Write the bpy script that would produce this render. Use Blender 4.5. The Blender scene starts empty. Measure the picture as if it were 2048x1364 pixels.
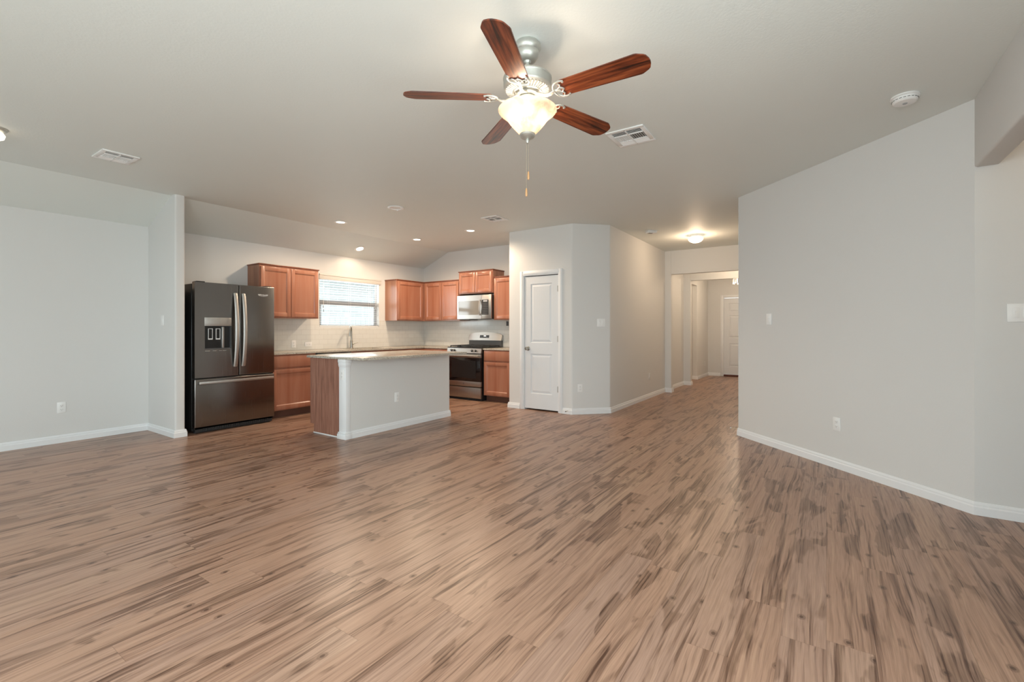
import bpy, bmesh, math, random
from mathutils import Vector, Matrix
random.seed(7)
S = bpy.context.scene
COL = S.collection
PI = math.pi

# ------------------------------------------------------------ camera
CAM_H = 1.219
cd = bpy.data.cameras.new('camera')
cd.sensor_width = 36.0
cd.lens = 929.0 / 2048.0 * 36.0
cd.shift_y = -23.0 / 2048.0
cd.clip_start = 0.02
cam = bpy.data.objects.new('camera', cd)
COL.objects.link(cam)
cam.location = (0, 0, CAM_H)
cam.rotation_euler = (PI / 2, 0, math.radians(34.09 - 90))
S.camera = cam

# ------------------------------------------------------------ world, exposure
S.view_settings.view_transform = 'Standard'
S.view_settings.look = 'None'
S.view_settings.gamma = 1.0
S.view_settings.use_curve_mapping = False
S.view_settings.exposure = 0.0
W = bpy.data.worlds.new('world')
S.world = W
W.use_nodes = True
wn = W.node_tree.nodes['Background']
wn.inputs[0].default_value = (0.83, 0.94, 1.0, 1)
wn.inputs[1].default_value = 3.2

def area(name, loc, target, sx, sy, power, color, spread=PI):
    l = bpy.data.lights.new(name, 'AREA'); l.shape = 'RECTANGLE'
    l.size = sx; l.size_y = sy; l.energy = power; l.color = color; l.spread = spread
    o = bpy.data.objects.new(name, l); COL.objects.link(o)
    o.location = loc
    o.rotation_euler = (Vector(target) - Vector(loc)).to_track_quat('-Z', 'Z').to_euler()
    return o
DAY = (0.88, 0.965, 0.985)
# daylight entering by the windows behind the camera, one light in each opening; the side pair is added
area('daylight_patio_windows', (-1.585, 0.6, 1.3), (3, 0.6, 1.6), 2.0, 1.7, 84, DAY)
area('daylight_living_windows', (-1.585, 3.0, 1.3), (3, 3.0, 1.75), 2.0, 1.7, 9, DAY)
area('daylight_dining_window', (-1.585, 5.5, 1.3), (3, 5.5, 1.6), 1.5, 1.7, 10, DAY)
area('added_side_window_light', (0.3, -0.80, 1.4), (1.0, 4, 2.0), 2.6, 1.5, 66, DAY)  # added unseen source, evens out the light and lifts faces towards it
area('daylight_kitchen_window', (5.11, 6.90, 1.68), (5.11, 0, 1.4), 1.15, 0.8, 14, DAY)

def point(name, loc, power, color, r=0.05):
    l = bpy.data.lights.new(name, 'POINT'); l.energy = power; l.color = color; l.shadow_soft_size = r
    o = bpy.data.objects.new(name, l); COL.objects.link(o); o.location = loc
    return o
def spot(name, loc, power, color, ang=120, blend=0.6, r=0.05):
    l = bpy.data.lights.new(name, 'SPOT'); l.energy = power; l.color = color; l.shadow_soft_size = r
    l.spot_size = math.radians(ang); l.spot_blend = blend
    o = bpy.data.objects.new(name, l); COL.objects.link(o); o.location = loc
    return o
WARM = (1.0, 0.77, 0.55)

# ------------------------------------------------------------ materials
def srgb(r, g, b):
    f = lambda c: (c / 255 / 12.92) if c / 255 <= 0.04045 else ((c / 255 + 0.055) / 1.055) ** 2.4
    return (f(r), f(g), f(b), 1)

class NT:
    def __init__(s, name):
        s.m = bpy.data.materials.new(name); s.m.use_nodes = True
        s.t = s.m.node_tree; s.b = s.t.nodes['Principled BSDF']
    def n(s, typ, **kw):
        nd = s.t.nodes.new(typ)
        for k, v in kw.items(): setattr(nd, k, v)
        return nd
    def l(s, a, b): s.t.links.new(a, b)
    def val(s, v):
        nd = s.n('ShaderNodeValue'); nd.outputs[0].default_value = v; return nd.outputs[0]
    def math(s, op, a, b=None, c=None, clamp=False):
        nd = s.n('ShaderNodeMath', operation=op); nd.use_clamp = clamp
        for i, x in enumerate((a, b, c)):
            if x is None: continue
            if isinstance(x, (int, float)): nd.inputs[i].default_value = x
            else: s.l(x, nd.inputs[i])
        return nd.outputs[0]
    def obj(s):
        return s.n('ShaderNodeTexCoord').outputs['Object']
    def mapping(s, vec, scale=(1, 1, 1), loc=(0, 0, 0), rot=(0, 0, 0)):
        nd = s.n('ShaderNodeMapping'); s.l(vec, nd.inputs[0])
        nd.inputs['Scale'].default_value = scale; nd.inputs['Location'].default_value = loc
        nd.inputs['Rotation'].default_value = rot
        return nd.outputs[0]
    def noise(s, vec, scale=5, detail=3, rough=0.5, dist=0.0, out='Fac'):
        nd = s.n('ShaderNodeTexNoise'); s.l(vec, nd.inputs['Vector'])
        nd.inputs['Scale'].default_value = scale; nd.inputs['Detail'].default_value = detail
        nd.inputs['Roughness'].default_value = rough; nd.inputs['Distortion'].default_value = dist
        return nd.outputs[out]
    def ramp(s, fac, stops, interp='LINEAR'):
        nd = s.n('ShaderNodeValToRGB'); s.l(fac, nd.inputs[0]); cr = nd.color_ramp; cr.interpolation = interp
        while len(cr.elements) < len(stops): cr.elements.new(0.5)
        for e, (p, c) in zip(cr.elements, stops):
            e.position = p; e.color = c if len(c) == 4 else (*c, 1)
        return nd.outputs[0]
    def mix(s, fac, a, b, typ='MIX'):
        nd = s.n('ShaderNodeMix', data_type='RGBA', blend_type=typ)
        for inp, x in ((nd.inputs[0], fac), (nd.inputs[6], a), (nd.inputs[7], b)):
            if isinstance(x, (int, float)): inp.default_value = x
            elif isinstance(x, tuple): inp.default_value = x if len(x) == 4 else (*x, 1)
            else: s.l(x, inp)
        return nd.outputs[2]
    def bump(s, h, strength=0.1, dist=0.01):
        nd = s.n('ShaderNodeBump'); nd.inputs['Strength'].default_value = strength
        nd.inputs['Distance'].default_value = dist
        s.l(h, nd.inputs['Height']); s.l(nd.outputs[0], s.b.inputs['Normal'])
    def set(s, **kw):
        mp = dict(color='Base Color', rough='Roughness', metal='Metallic', spec='Specular IOR Level',
                  emis='Emission Color', estr='Emission Strength', coat='Coat Weight', coatr='Coat Roughness',
                  trans='Transmission Weight', ior='IOR', aniso='Anisotropic', alpha='Alpha')
        for k, v in kw.items():
            i = s.b.inputs[mp[k]]
            if hasattr(v, 'is_linked') or hasattr(v, 'links'): s.l(v, i)
            else: i.default_value = v
        return s

def simple(name, color, rough=0.5, metal=0.0, spec=0.5, var=0.04, scale=8, bump=0.0):
    m = NT(name); v = m.obj(); nz = m.noise(v, scale, 3)
    c = m.mix(nz, tuple(min(1, x * (1 - var)) for x in color[:3]), tuple(min(1, x * (1 + var)) for x in color[:3]))
    m.set(color=c, rough=rough, metal=metal, spec=spec)
    if bump: m.bump(m.noise(v, scale * 20, 2), bump, 0.002)
    return m.m

def paint(name, col, bumpy=0.12, scale=150, rough=0.6):
    m = NT(name); v = m.obj()
    nz = m.noise(v, 1.3, 2)
    c = m.mix(nz, tuple(x * 0.985 for x in col[:3]), tuple(x * 1.01 for x in col[:3]))
    m.set(color=c, rough=rough, spec=0.3)
    h = m.noise(v, scale, 3, 0.6)
    m.bump(h, bumpy, 0.004)
    return m.m

M = {}
M['wall'] = paint('wall_paint', (0.74, 0.735, 0.72), 0.12, 120)
M['ceiling'] = paint('ceiling_paint', (0.80, 0.83, 0.80), 0.22, 70)
M['trim'] = simple('trim_paint', (0.86, 0.87, 0.88), 0.35, var=0.01)
M['door'] = simple('door_paint', (0.77, 0.79, 0.81), 0.4, var=0.01)
M['plastic'] = simple('white_plastic', (0.90, 0.90, 0.89), 0.35, var=0.01)
M['slot'] = simple('dark_slot', (0.03, 0.03, 0.03), 0.6)
M['grey_shadow'] = simple('vent_shade_grey', (0.20, 0.20, 0.19), 0.8)  # shade inside vents and slots put into the colour; small grey parts share it

def floor_mat():
    m = NT('wood_plank_floor'); v = m.obj()
    sep = m.n('ShaderNodeSeparateXYZ'); m.l(v, sep.inputs[0])
    X, Y = sep.outputs[0], sep.outputs[1]
    PW, PL = 0.152, 1.22
    yr = m.math('DIVIDE', Y, PW); row = m.math('FLOOR', yr); fy = m.math('FRACT', yr)
    wn1 = m.n('ShaderNodeTexWhiteNoise', noise_dimensions='1D'); m.l(row, wn1.inputs['W'])
    xr = m.math('ADD', m.math('DIVIDE', X, PL), m.math('MULTIPLY', wn1.outputs[0], 7.3))
    colm = m.math('FLOOR', xr); fx = m.math('FRACT', xr)
    cmb = m.n('ShaderNodeCombineXYZ'); m.l(row, cmb.inputs[0]); m.l(colm, cmb.inputs[1])
    wn2 = m.n('ShaderNodeTexWhiteNoise', noise_dimensions='3D'); m.l(cmb.outputs[0], wn2.inputs['Vector'])
    rnd = wn2.outputs['Color']; rv = wn2.outputs['Value']
    # texture space jumps from plank to plank
    off = m.n('ShaderNodeVectorMath', operation='SCALE'); m.l(rnd, off.inputs[0]); off.inputs['Scale'].default_value = 37.0
    ad = m.n('ShaderNodeVectorMath', operation='ADD'); m.l(v, ad.inputs[0]); m.l(off.outputs[0], ad.inputs[1])
    pv = ad.outputs[0]
    # warp so that grain bends
    wob = m.noise(m.mapping(pv, (1.6, 5, 1)), 1.0, 2, 0.5, 0, 'Color')
    ws = m.n('ShaderNodeVectorMath', operation='MULTIPLY_ADD'); m.l(wob, ws.inputs[0])
    ws.inputs[1].default_value = (0.10, 0.05, 0); m.l(pv, ws.inputs[2])
    gv = ws.outputs[0]
    grain = m.noise(m.mapping(gv, (2.0, 90, 1)), 1.0, 4, 0.6)
    streak = m.noise(m.mapping(gv, (0.95, 19, 1)), 1.0, 4, 0.62, 0.5)
    blotch = m.noise(m.mapping(gv, (1.9, 7.0, 1)), 1.0, 3, 0.55, 0.6)
    fine = m.noise(m.mapping(gv, (7, 260, 1)), 1.0, 2, 0.5)
    base = m.ramp(rv, [(0.0, srgb(172, 136, 115)), (0.45, srgb(180, 144, 122)), (0.8, srgb(173, 140, 122)), (1.0, srgb(185, 151, 128))])
    dark = srgb(108, 77, 60)
    sm = m.ramp(streak, [(0.52, (0, 0, 0)), (0.63, (1, 1, 1))])
    c = m.mix(m.math('MULTIPLY', sm, 0.70), base, dark)
    bm_ = m.ramp(blotch, [(0.56, (0, 0, 0)), (0.60, (1, 1, 1))])
    c = m.mix(m.math('MULTIPLY', bm_, 0.58), c, srgb(120, 90, 72))
    gm = m.ramp(grain, [(0.51, (0, 0, 0)), (0.64, (1, 1, 1))])
    gmask = m.math('MULTIPLY', gm, m.math('ADD', m.math('MULTIPLY', m.math('MAXIMUM', sm, bm_), 0.65), 0.30))
    c = m.mix(gmask, c, srgb(84, 56, 42))
    li = m.ramp(grain, [(0.30, (1, 1, 1)), (0.45, (0, 0, 0))])
    c = m.mix(m.math('MULTIPLY', li, 0.28), c, srgb(206, 172, 142))
    c = m.mix(m.math('MULTIPLY', m.ramp(fine, [(0.38, (0, 0, 0)), (0.62, (1, 1, 1))]), 0.50), c, m.mix(1.0, c, (0.72, 0.68, 0.64), 'MULTIPLY'))
    # knots
    vo = m.n('ShaderNodeTexVoronoi', feature='F1'); m.l(m.mapping(pv, (2.3, 5.2, 1)), vo.inputs['Vector'])
    vo.inputs['Scale'].default_value = 1.0; vo.inputs['Randomness'].default_value = 1.0
    dpos = m.n('ShaderNodeVectorMath', operation='SUBTRACT'); m.l(m.mapping(pv, (2.3, 5.2, 1)), dpos.inputs[0]); m.l(vo.outputs['Position'], dpos.inputs[1])
    dsc = m.n('ShaderNodeVectorMath', operation='MULTIPLY'); m.l(dpos.outputs[0], dsc.inputs[0]); dsc.inputs[1].default_value = (1.0, 0.62, 0)
    dl = m.n('ShaderNodeVectorMath', operation='LENGTH'); m.l(dsc.outputs[0], dl.inputs[0])
    kd = m.math('ADD', dl.outputs['Value'], m.math('MULTIPLY', m.math('SUBTRACT', streak, 0.5), 0.03))
    ksep = m.n('ShaderNodeSeparateColor'); m.l(vo.outputs['Color'], ksep.inputs[0])
    has = m.math('GREATER_THAN', ksep.outputs[0], 0.58)
    ring = m.ramp(kd, [(0.0, (1, 1, 1)), (0.020, (0.95, 0.95, 0.95)), (0.030, (0.35, 0.35, 0.35)), (0.040, (0.55, 0.55, 0.55)), (0.060, (0, 0, 0))])
    c = m.mix(m.math('MULTIPLY', ring, m.math('MULTIPLY', has, 0.85)), c, srgb(70, 44, 32))
    # seams
    ey = m.math('MINIMUM', fy, m.math('SUBTRACT', 1, fy)); ey = m.math('MULTIPLY', ey, PW)
    ex = m.math('MINIMUM', fx, m.math('SUBTRACT', 1, fx)); ex = m.math('MULTIPLY', ex, PL)
    e = m.math('MINIMUM', ex, ey)
    seam = m.ramp(m.math('MULTIPLY', e, 100), [(0.0, (1, 1, 1)), (0.16, (0, 0, 0))])
    c = m.mix(m.math('MULTIPLY', seam, 0.45), c, srgb(96, 68, 52))
    rg = m.math('ADD', m.math('MULTIPLY', grain, 0.14), 0.26)
    m.set(color=c, rough=rg, spec=0.42)
    hh = m.math('SUBTRACT', m.math('MULTIPLY', grain, 0.4), seam)
    m.bump(hh, 0.05, 0.002)
    return m.m
M['floor'] = floor_mat()

def wood(name, c1, c2, c3, rough=0.35, axis='z', sc=1.0, coat=0.15, contrast=1.0):
    m = NT(name); v = m.obj()
    st = {'z': (22, 22, 1.6), 'x': (1.6, 22, 22)}[axis]
    st = tuple(x * sc for x in st)
    g = m.noise(m.mapping(v, st), 1.0, 4, 0.6, 0.3)
    f = m.noise(m.mapping(v, tuple(x * 5 for x in st)), 1.0, 2, 0.5)
    b = m.noise(v, 3.0, 2)
    c = m.ramp(g, [(0.5 - 0.2 / contrast, c1), (0.5, c2), (0.5 + 0.2 / contrast, c3)])
    c = m.mix(m.math('MULTIPLY', f, 0.35), c, m.mix(1.0, c, (0.7, 0.62, 0.58), 'MULTIPLY'))
    c = m.mix(m.math('MULTIPLY', b, 0.25), c, m.mix(1.0, c, (0.8, 0.74, 0.7), 'MULTIPLY'))
    m.set(color=c, rough=rough, coat=coat, coatr=0.25, spec=0.45)
    m.bump(f, 0.04, 0.001)
    return m.m
M['cabinet'] = wood('cherry_cabinet_wood', srgb(184, 134, 110), srgb(176, 121, 97), srgb(162, 104, 80), 0.27, 'z', 0.30, 0.2, 0.7)
M['cab_side'] = wood('cabinet_side_veneer', srgb(176, 128, 100), srgb(166, 116, 90), srgb(150, 102, 78), 0.4, 'z', 0.6)
M['cab_dark'] = wood('cabinet_crown_wood', srgb(140, 80, 52), srgb(126, 70, 46), srgb(112, 60, 40), 0.4, 'z', 0.5)
M['toe'] = simple('toe_kick_wood', srgb(96, 66, 54), 0.5)
M['island_panel'] = wood('island_end_panel', srgb(172, 128, 108), srgb(156, 110, 92), srgb(128, 88, 72), 0.5, 'z', 1.6, 0.0)
M['blade'] = wood('fan_blade_walnut', srgb(158, 84, 48), srgb(116, 52, 28), srgb(44, 18, 12), 0.3, 'x', 1.6, 0.3, 1.5)

def granite():
    m = NT('speckled_granite'); v = m.obj()
    a = m.noise(v, 110, 4, 0.7); b = m.noise(v, 60, 3, 0.6); e = m.noise(v, 210, 2, 0.6)
    c = m.ramp(a, [(0.36, srgb(104, 94, 86)), (0.44, srgb(176, 168, 152)), (0.55, srgb(198, 192, 180)), (0.7, srgb(224, 218, 206))])
    c = m.mix(m.ramp(b, [(0.60, (0, 0, 0)), (0.66, (1, 1, 1))]), c, srgb(134, 122, 110))
    c = m.mix(m.ramp(e, [(0.66, (0, 0, 0)), (0.70, (1, 1, 1))]), c, srgb(70, 62, 58))
    m.set(color=c, rough=0.24, spec=0.5)
    return m.m
M['granite'] = granite()

def tile_mat(name, rot):
    m = NT(name); v = m.obj()
    sp = m.n('ShaderNodeSeparateXYZ'); m.l(v, sp.inputs[0]); cb = m.n('ShaderNodeCombineXYZ')
    m.l(sp.outputs[rot], cb.inputs[0]); m.l(m.math('SUBTRACT', sp.outputs[2], 0.90), cb.inputs[1]); mv = cb.outputs[0]
    br = m.n('ShaderNodeTexBrick'); m.l(mv, br.inputs['Vector'])
    br.inputs['Scale'].default_value = 1.0
    br.inputs['Brick Width'].default_value = 0.155; br.inputs['Row Height'].default_value = 0.0785
    br.inputs['Mortar Size'].default_value = 0.0018; br.inputs['Mortar Smooth'].default_value = 0.2
    br.inputs['Color1'].default_value = (0.74, 0.735, 0.70, 1); br.inputs['Color2'].default_value = (0.71, 0.705, 0.67, 1)
    br.inputs['Mortar'].default_value = (0.60, 0.585, 0.55, 1)
    m.set(color=br.outputs['Color'], rough=0.12, spec=0.5)
    m.bump(m.math('SUBTRACT', 1.0, br.outputs['Fac']), 0.35, 0.002)
    return m.m
M['tile_k'] = tile_mat('subway_tile_window_wall', 0)
M['tile_s'] = tile_mat('subway_tile_range_wall', 1)

def metal(name, col, rough=0.3, axis='x', metalv=1.0, br=0.12):
    m = NT(name); v = m.obj()
    st = {'x': (2, 300, 300), 'z': (300, 300, 2)}[axis]
    g = m.noise(m.mapping(v, st), 1.0, 2, 0.5)
    c = m.mix(g, tuple(x * 0.92 for x in col[:3]), tuple(min(1, x * 1.06) for x in col[:3]))
    m.set(color=c, metal=metalv, rough=m.math('ADD', m.math('MULTIPLY', g, br), rough), spec=0.5)
    return m.m
M['steel'] = metal('brushed_stainless', (0.44, 0.425, 0.40), 0.30, 'x')
M['steel_z'] = metal('brushed_stainless_upright', (0.50, 0.485, 0.46), 0.28, 'z')
M['blacksteel'] = metal('black_stainless', (0.235, 0.225, 0.215), 0.19, 'z')
M['handle'] = metal('fridge_handle_metal', (0.56, 0.55, 0.53), 0.40, 'z')
M['nickel'] = metal('satin_nickel', (0.46, 0.45, 0.41), 0.3, 'z')
M['fanmetal'] = metal('fan_pewter_metal', (0.56, 0.56, 0.52), 0.36, 'z', 0.75)
M['black'] = simple('black_enamel', (0.012, 0.012, 0.012), 0.3)
M['blackmatte'] = simple('black_matte', (0.02, 0.02, 0.02), 0.65)
M['iron'] = simple('cast_iron', (0.03, 0.03, 0.03), 0.45)
M['darkgrey'] = simple('dark_grey_plastic', (0.09, 0.09, 0.09), 0.4)
M['ovenglass'] = simple('oven_black_glass', (0.012, 0.008, 0.008), 0.05)
M['mwglass'] = simple('microwave_window_glass', (0.22, 0.21, 0.19), 0.08, spec=1.0)
M['brick_red'] = simple('door_sill_brown', srgb(100, 58, 44), 0.5)
M['blind'] = simple('white_blind_slat', (0.85, 0.85, 0.84), 0.45, var=0.01)
M['valance'] = simple('blind_valance', (0.70, 0.67, 0.62), 0.45, var=0.01)
M['frame_grey'] = simple('window_frame_grey', (0.42, 0.43, 0.45), 0.45, var=0.01)
M['fob'] = simple('wood_fob', srgb(196, 150, 104), 0.4)
M['brass'] = simple('chain_brass', (0.62, 0.55, 0.42), 0.35, metal=0.8)
M['bounce_ground'] = simple('pale_bounce_ground', (0.45, 0.46, 0.42), 0.9, var=0.1)  # unseen ground, pale tone made up to bounce light onto the blind
M['fence'] = simple('pale_fence', (0.85, 0.85, 0.85), 0.7, var=0.05)
M['soffit'] = simple('soffit_white', (0.8, 0.8, 0.8), 0.6)

def brick_mat():
    m = NT('pale_house_brick'); mv = m.mapping(m.obj(), rot=(PI / 2, 0, 0))
    br = m.n('ShaderNodeTexBrick'); m.l(mv, br.inputs['Vector']); br.inputs['Scale'].default_value = 1.0
    br.inputs['Brick Width'].default_value = 0.28; br.inputs['Row Height'].default_value = 0.11; br.inputs['Mortar Size'].default_value = 0.012
    br.inputs['Color1'].default_value = (0.74, 0.73, 0.73, 1); br.inputs['Color2'].default_value = (0.68, 0.67, 0.67, 1)
    br.inputs['Mortar'].default_value = (0.82, 0.82, 0.82, 1)
    m.set(color=br.outputs['Color'], rough=0.8); return m.m
M['brick'] = brick_mat()

def emit(name, col, strength):
    m = NT(name); v = m.obj(); nz = m.noise(v, 9, 3, 0.6, 0.8)
    c = m.mix(nz, tuple(x * 0.92 for x in col), col)
    m.set(color=(0.8, 0.75, 0.68, 1), emis=c, estr=strength, rough=0.35); return m.m
M['lamp'] = emit('downlight_lens', (1.0, 0.90, 0.76), 9.0)
M['hallglass'] = emit('hall_light_glass', (1.0, 0.88, 0.68), 2.2)
M['crystal_lit'] = emit('crystal_glow', (1.0, 0.88, 0.74), 1.8)

def bowl_mat():
    # frosted alabaster glass: lets the bulbs inside glow through
    m = NT('alabaster_bowl_glass'); v = m.obj()
    nz = m.noise(v, 9, 4, 0.6, 1.2)
    c = m.ramp(nz, [(0.36, (0.60, 0.45, 0.34, 1)), (0.56, (1.0, 0.90, 0.78, 1))])
    tr = m.n('ShaderNodeBsdfTranslucent'); m.l(c, tr.inputs[0])
    df = m.n('ShaderNodeBsdfDiffuse'); df.inputs[0].default_value = (0.85, 0.78, 0.68, 1)
    mx = m.n('ShaderNodeMixShader'); mx.inputs[0].default_value = 0.42
    m.l(tr.outputs[0], mx.inputs[1]); m.l(df.outputs[0], mx.inputs[2])
    gl = m.n('ShaderNodeBsdfGlossy'); gl.inputs['Roughness'].default_value = 0.15
    m2 = m.n('ShaderNodeMixShader'); m2.inputs[0].default_value = 0.04
    m.l(mx.outputs[0], m2.inputs[1]); m.l(gl.outputs[0], m2.inputs[2])
    m.l(m2.outputs[0], m.t.nodes['Material Output'].inputs['Surface'])
    return m.m
M['bowl'] = bowl_mat()

def glass_mat():
    m = NT('window_glass')
    tp = m.n('ShaderNodeBsdfTransparent'); tp.inputs[0].default_value = (0.93, 0.96, 0.95, 1)
    gl = m.n('ShaderNodeBsdfGlossy'); gl.inputs['Roughness'].default_value = 0.02
    mx = m.n('ShaderNodeMixShader'); mx.inputs[0].default_value = 0.07
    m.l(tp.outputs[0], mx.inputs[1]); m.l(gl.outputs[0], mx.inputs[2])
    m.l(mx.outputs[0], m.t.nodes['Material Output'].inputs['Surface']); return m.m
M['glass'] = glass_mat()

# ------------------------------------------------------------ mesh helpers
def B(): return bmesh.new()

def add_box(bm, x0, x1, y0, y1, z0, z1, bev=0.0, seg=2):
    vs = [bm.verts.new(p) for p in ((x0, y0, z0), (x1, y0, z0), (x1, y1, z0), (x0, y1, z0),
                                    (x0, y0, z1), (x1, y0, z1), (x1, y1, z1), (x0, y1, z1))]
    fs = [bm.faces.new([vs[i] for i in f]) for f in ((3, 2, 1, 0), (4, 5, 6, 7), (0, 1, 5, 4), (1, 2, 6, 5), (2, 3, 7, 6), (3, 0, 4, 7))]
    if bev > 0:
        es = list({e for f in fs for e in f.edges})
        bmesh.ops.bevel(bm, geom=es, offset=bev, segments=seg, affect='EDGES', profile=0.5)
    return vs

def add_prism(bm, pts, z0, z1, bev_idx=(), bev=0.0):
    """pts counter-clockwise from above; bev_idx: vertical edges to round"""
    n = len(pts)
    lo = [bm.verts.new((p[0], p[1], z0)) for p in pts]
    hi = [bm.verts.new((p[0], p[1], z1)) for p in pts]
    bm.faces.new(lo[::-1]); bm.faces.new(hi)
    for i in range(n):
        bm.faces.new((lo[i], lo[(i + 1) % n], hi[(i + 1) % n], hi[i]))
    if bev and bev_idx:
        es = [e for i in bev_idx for e in lo[i].link_edges if e.other_vert(lo[i]) == hi[i]]
        bmesh.ops.bevel(bm, geom=es, offset=bev, segments=5, affect='EDGES', profile=0.5)

def add_prism_axis(bm, prof, a0, a1, axis='x'):
    """extrude a 2-D profile along an axis. axis x: prof=(y,z); axis y: prof=(x,z)"""
    mk = (lambda a, p: (a, p[0], p[1])) if axis == 'x' else (lambda a, p: (p[0], a, p[1]))
    A = [bm.verts.new(mk(a0, p)) for p in prof]; Bv = [bm.verts.new(mk(a1, p)) for p in prof]
    n = len(prof)
    bm.faces.new(A); bm.faces.new(Bv[::-1])
    for i in range(n): bm.faces.new((A[i], Bv[i], Bv[(i + 1) % n], A[(i + 1) % n]))

def add_lathe(bm, prof, seg=40, center=(0, 0), closed=False):
    rings = []
    for r, z in prof:
        if r < 1e-6: rings.append([bm.verts.new((center[0], center[1], z))])
        else: rings.append([bm.verts.new((center[0] + r * math.cos(2 * PI * k / seg), center[1] + r * math.sin(2 * PI * k / seg), z)) for k in range(seg)])
    if closed: rings.append(rings[0])
    for a, b in zip(rings, rings[1:]):
        for k in range(seg):
            k2 = (k + 1) % seg
            q = [a[k % len(a)], a[k2 % len(a)], b[k2 % len(b)], b[k % len(b)]]
            q = list(dict.fromkeys(q))
            if len(q) >= 3: bm.faces.new(q)

def add_tube(bm, pts, r, seg=10, cap=True, flat=None):
    """tube along points; r may be a list; flat=(a,b) scales the two cross axes"""
    pts = [Vector(p) for p in pts]; n = len(pts)
    rs = r if isinstance(r, (list, tuple)) else [r] * n
    rings = []; up = None
    for i, p in enumerate(pts):
        t = (pts[min(i + 1, n - 1)] - pts[max(i - 1, 0)]).normalized()
        if up is None:
            up = Vector((0, 0, 1)) if abs(t.z) < 0.9 else Vector((1, 0, 0))
        s = t.cross(up).normalized(); up = s.cross(t).normalized()
        fa, fb = flat if flat else (1, 1)
        rings.append([bm.verts.new(p + rs[i] * (fa * math.cos(2 * PI * k / seg) * s + fb * math.sin(2 * PI * k / seg) * up)) for k in range(seg)])
    for a, b in zip(rings, rings[1:]):
        for k in range(seg): bm.faces.new((a[k], a[(k + 1) % seg], b[(k + 1) % seg], b[k]))
    if cap: bm.faces.new(rings[0][::-1]); bm.faces.new(rings[-1])

def add_cyl(bm, p0, p1, r, seg=16): add_tube(bm, [p0, p1], r, seg)

def smooth_by_angle(me, ang=35):
    me.polygons.foreach_set('use_smooth', [True] * len(me.polygons))
    b = bmesh.new(); b.from_mesh(me)
    lim = math.radians(ang)
    for e in b.edges:
        e.smooth = len(e.link_faces) == 2 and e.calc_face_angle(0) < lim
    b.to_mesh(me); b.free()

def obj(name, bm, mat, parent=None, smooth=False):
    bmesh.ops.recalc_face_normals(bm, faces=bm.faces)
    me = bpy.data.meshes.new(name); bm.to_mesh(me); bm.free()
    me.materials.append(M[mat] if isinstance(mat, str) else mat)
    if smooth: smooth_by_angle(me)
    o = bpy.data.objects.new(name, me); COL.objects.link(o)
    if parent is not None: o.parent = parent
    return o

def thing(name, label, cat, loc=(0, 0, 0), rz=0.0, group=None):
    o = bpy.data.objects.new(name, None); COL.objects.link(o)
    o.empty_display_size = 0.1
    o.location = loc; o.rotation_euler = (0, 0, rz)
    o['label'] = label; o['category'] = cat
    if group: o['group'] = group
    return o

def struct(name, bm, mat, smooth=False, label=None):
    o = obj(name, bm, mat, None, smooth); o['kind'] = 'structure'
    if label: o['label'] = label
    return o

def copy_tree(root, loc, rz, label):
    r = root.copy(); COL.objects.link(r); r.location = loc; r.rotation_euler = (0, 0, rz); r['label'] = label
    for ch in root.children:
        c = ch.copy(); COL.objects.link(c); c.parent = r
        for g in ch.children:
            d = g.copy(); COL.objects.link(d); d.parent = c
    return r

def box(name, mat, parent, x0, x1, y0, y1, z0, z1, bev=0.0):
    b = B(); add_box(b, x0, x1, y0, y1, z0, z1, bev); return obj(name, b, mat, parent, bev > 0)

def text_mesh(name, body, size, depth, mat, parent, loc, rot):
    c = bpy.data.curves.new(name, 'FONT'); c.body = body; c.size = size; c.extrude = depth
    c.align_x = 'CENTER'; c.align_y = 'CENTER'
    t = bpy.data.objects.new(name, c); COL.objects.link(t)
    bpy.context.view_layer.update()
    me = bpy.data.meshes.new_from_object(t.evaluated_get(bpy.context.evaluated_depsgraph_get()))
    COL.objects.unlink(t); bpy.data.objects.remove(t)
    me.materials.clear(); me.materials.append(M[mat])
    o = bpy.data.objects.new(name, me); COL.objects.link(o); o.parent = parent
    o.location = loc; o.rotation_euler = rot
    return o

# ------------------------------------------------------------ the room shell
H = 2.74
YW = 6.83      # window wall / dining wall
XS = 6.87      # range wall
HB = 2.288     # underside of the headers
SL_Y, SL_Z = 6.16, 2.462   # where the sloped ceiling starts / ends

b = B(); add_box(b, -1.72, 13.27, -2.82, 6.95, -0.10, 0.0); struct('floor', b, 'floor', label='brown wood-look plank floor with knots')
b = B()
add_box(b, -1.72, 13.27, -2.82, 6.95, H, H + 0.12)
add_prism_axis(b, [(SL_Y, H + 0.001), (SL_Y, H), (YW, SL_Z), (6.95, SL_Z), (6.95, H + 0.001)], -1.72, 6.99, 'x')
struct('ceiling', b, 'ceiling', label='textured pale ceiling sloping down at the window side')

b = B(); add_box(b, -1.72, 2.2, YW, 6.95, 0, H); struct('wall_left', b, 'wall', label='long greige dining wall')
WX0, WX1, WZ0, WZ1 = 4.50, 5.715, 1.255, 2.085
b = B()
add_box(b, 2.2, WX0, YW, 6.95, 0, H); add_box(b, WX1, 6.99, YW, 6.95, 0, H)
add_box(b, WX0, WX1, YW, 6.95, 0, WZ0); add_box(b, WX0, WX1, YW, 6.95, WZ1, H)
struct('wall_kitchen', b, 'wall', label='kitchen wall with the window')
b = B(); add_prism(b, [(2.2, 6.06), (2.3, 6.06), (2.3, YW), (2.2, YW)], 0, H, (0, 1), 0.018)
struct('wall_wing', b, 'wall', True, label='short wing wall beside the refrigerator')
b = B(); add_box(b, XS, 6.99, 2.73, 6.95, 0, H); struct('wall_range', b, 'wall', label='wall behind the range')

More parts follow.
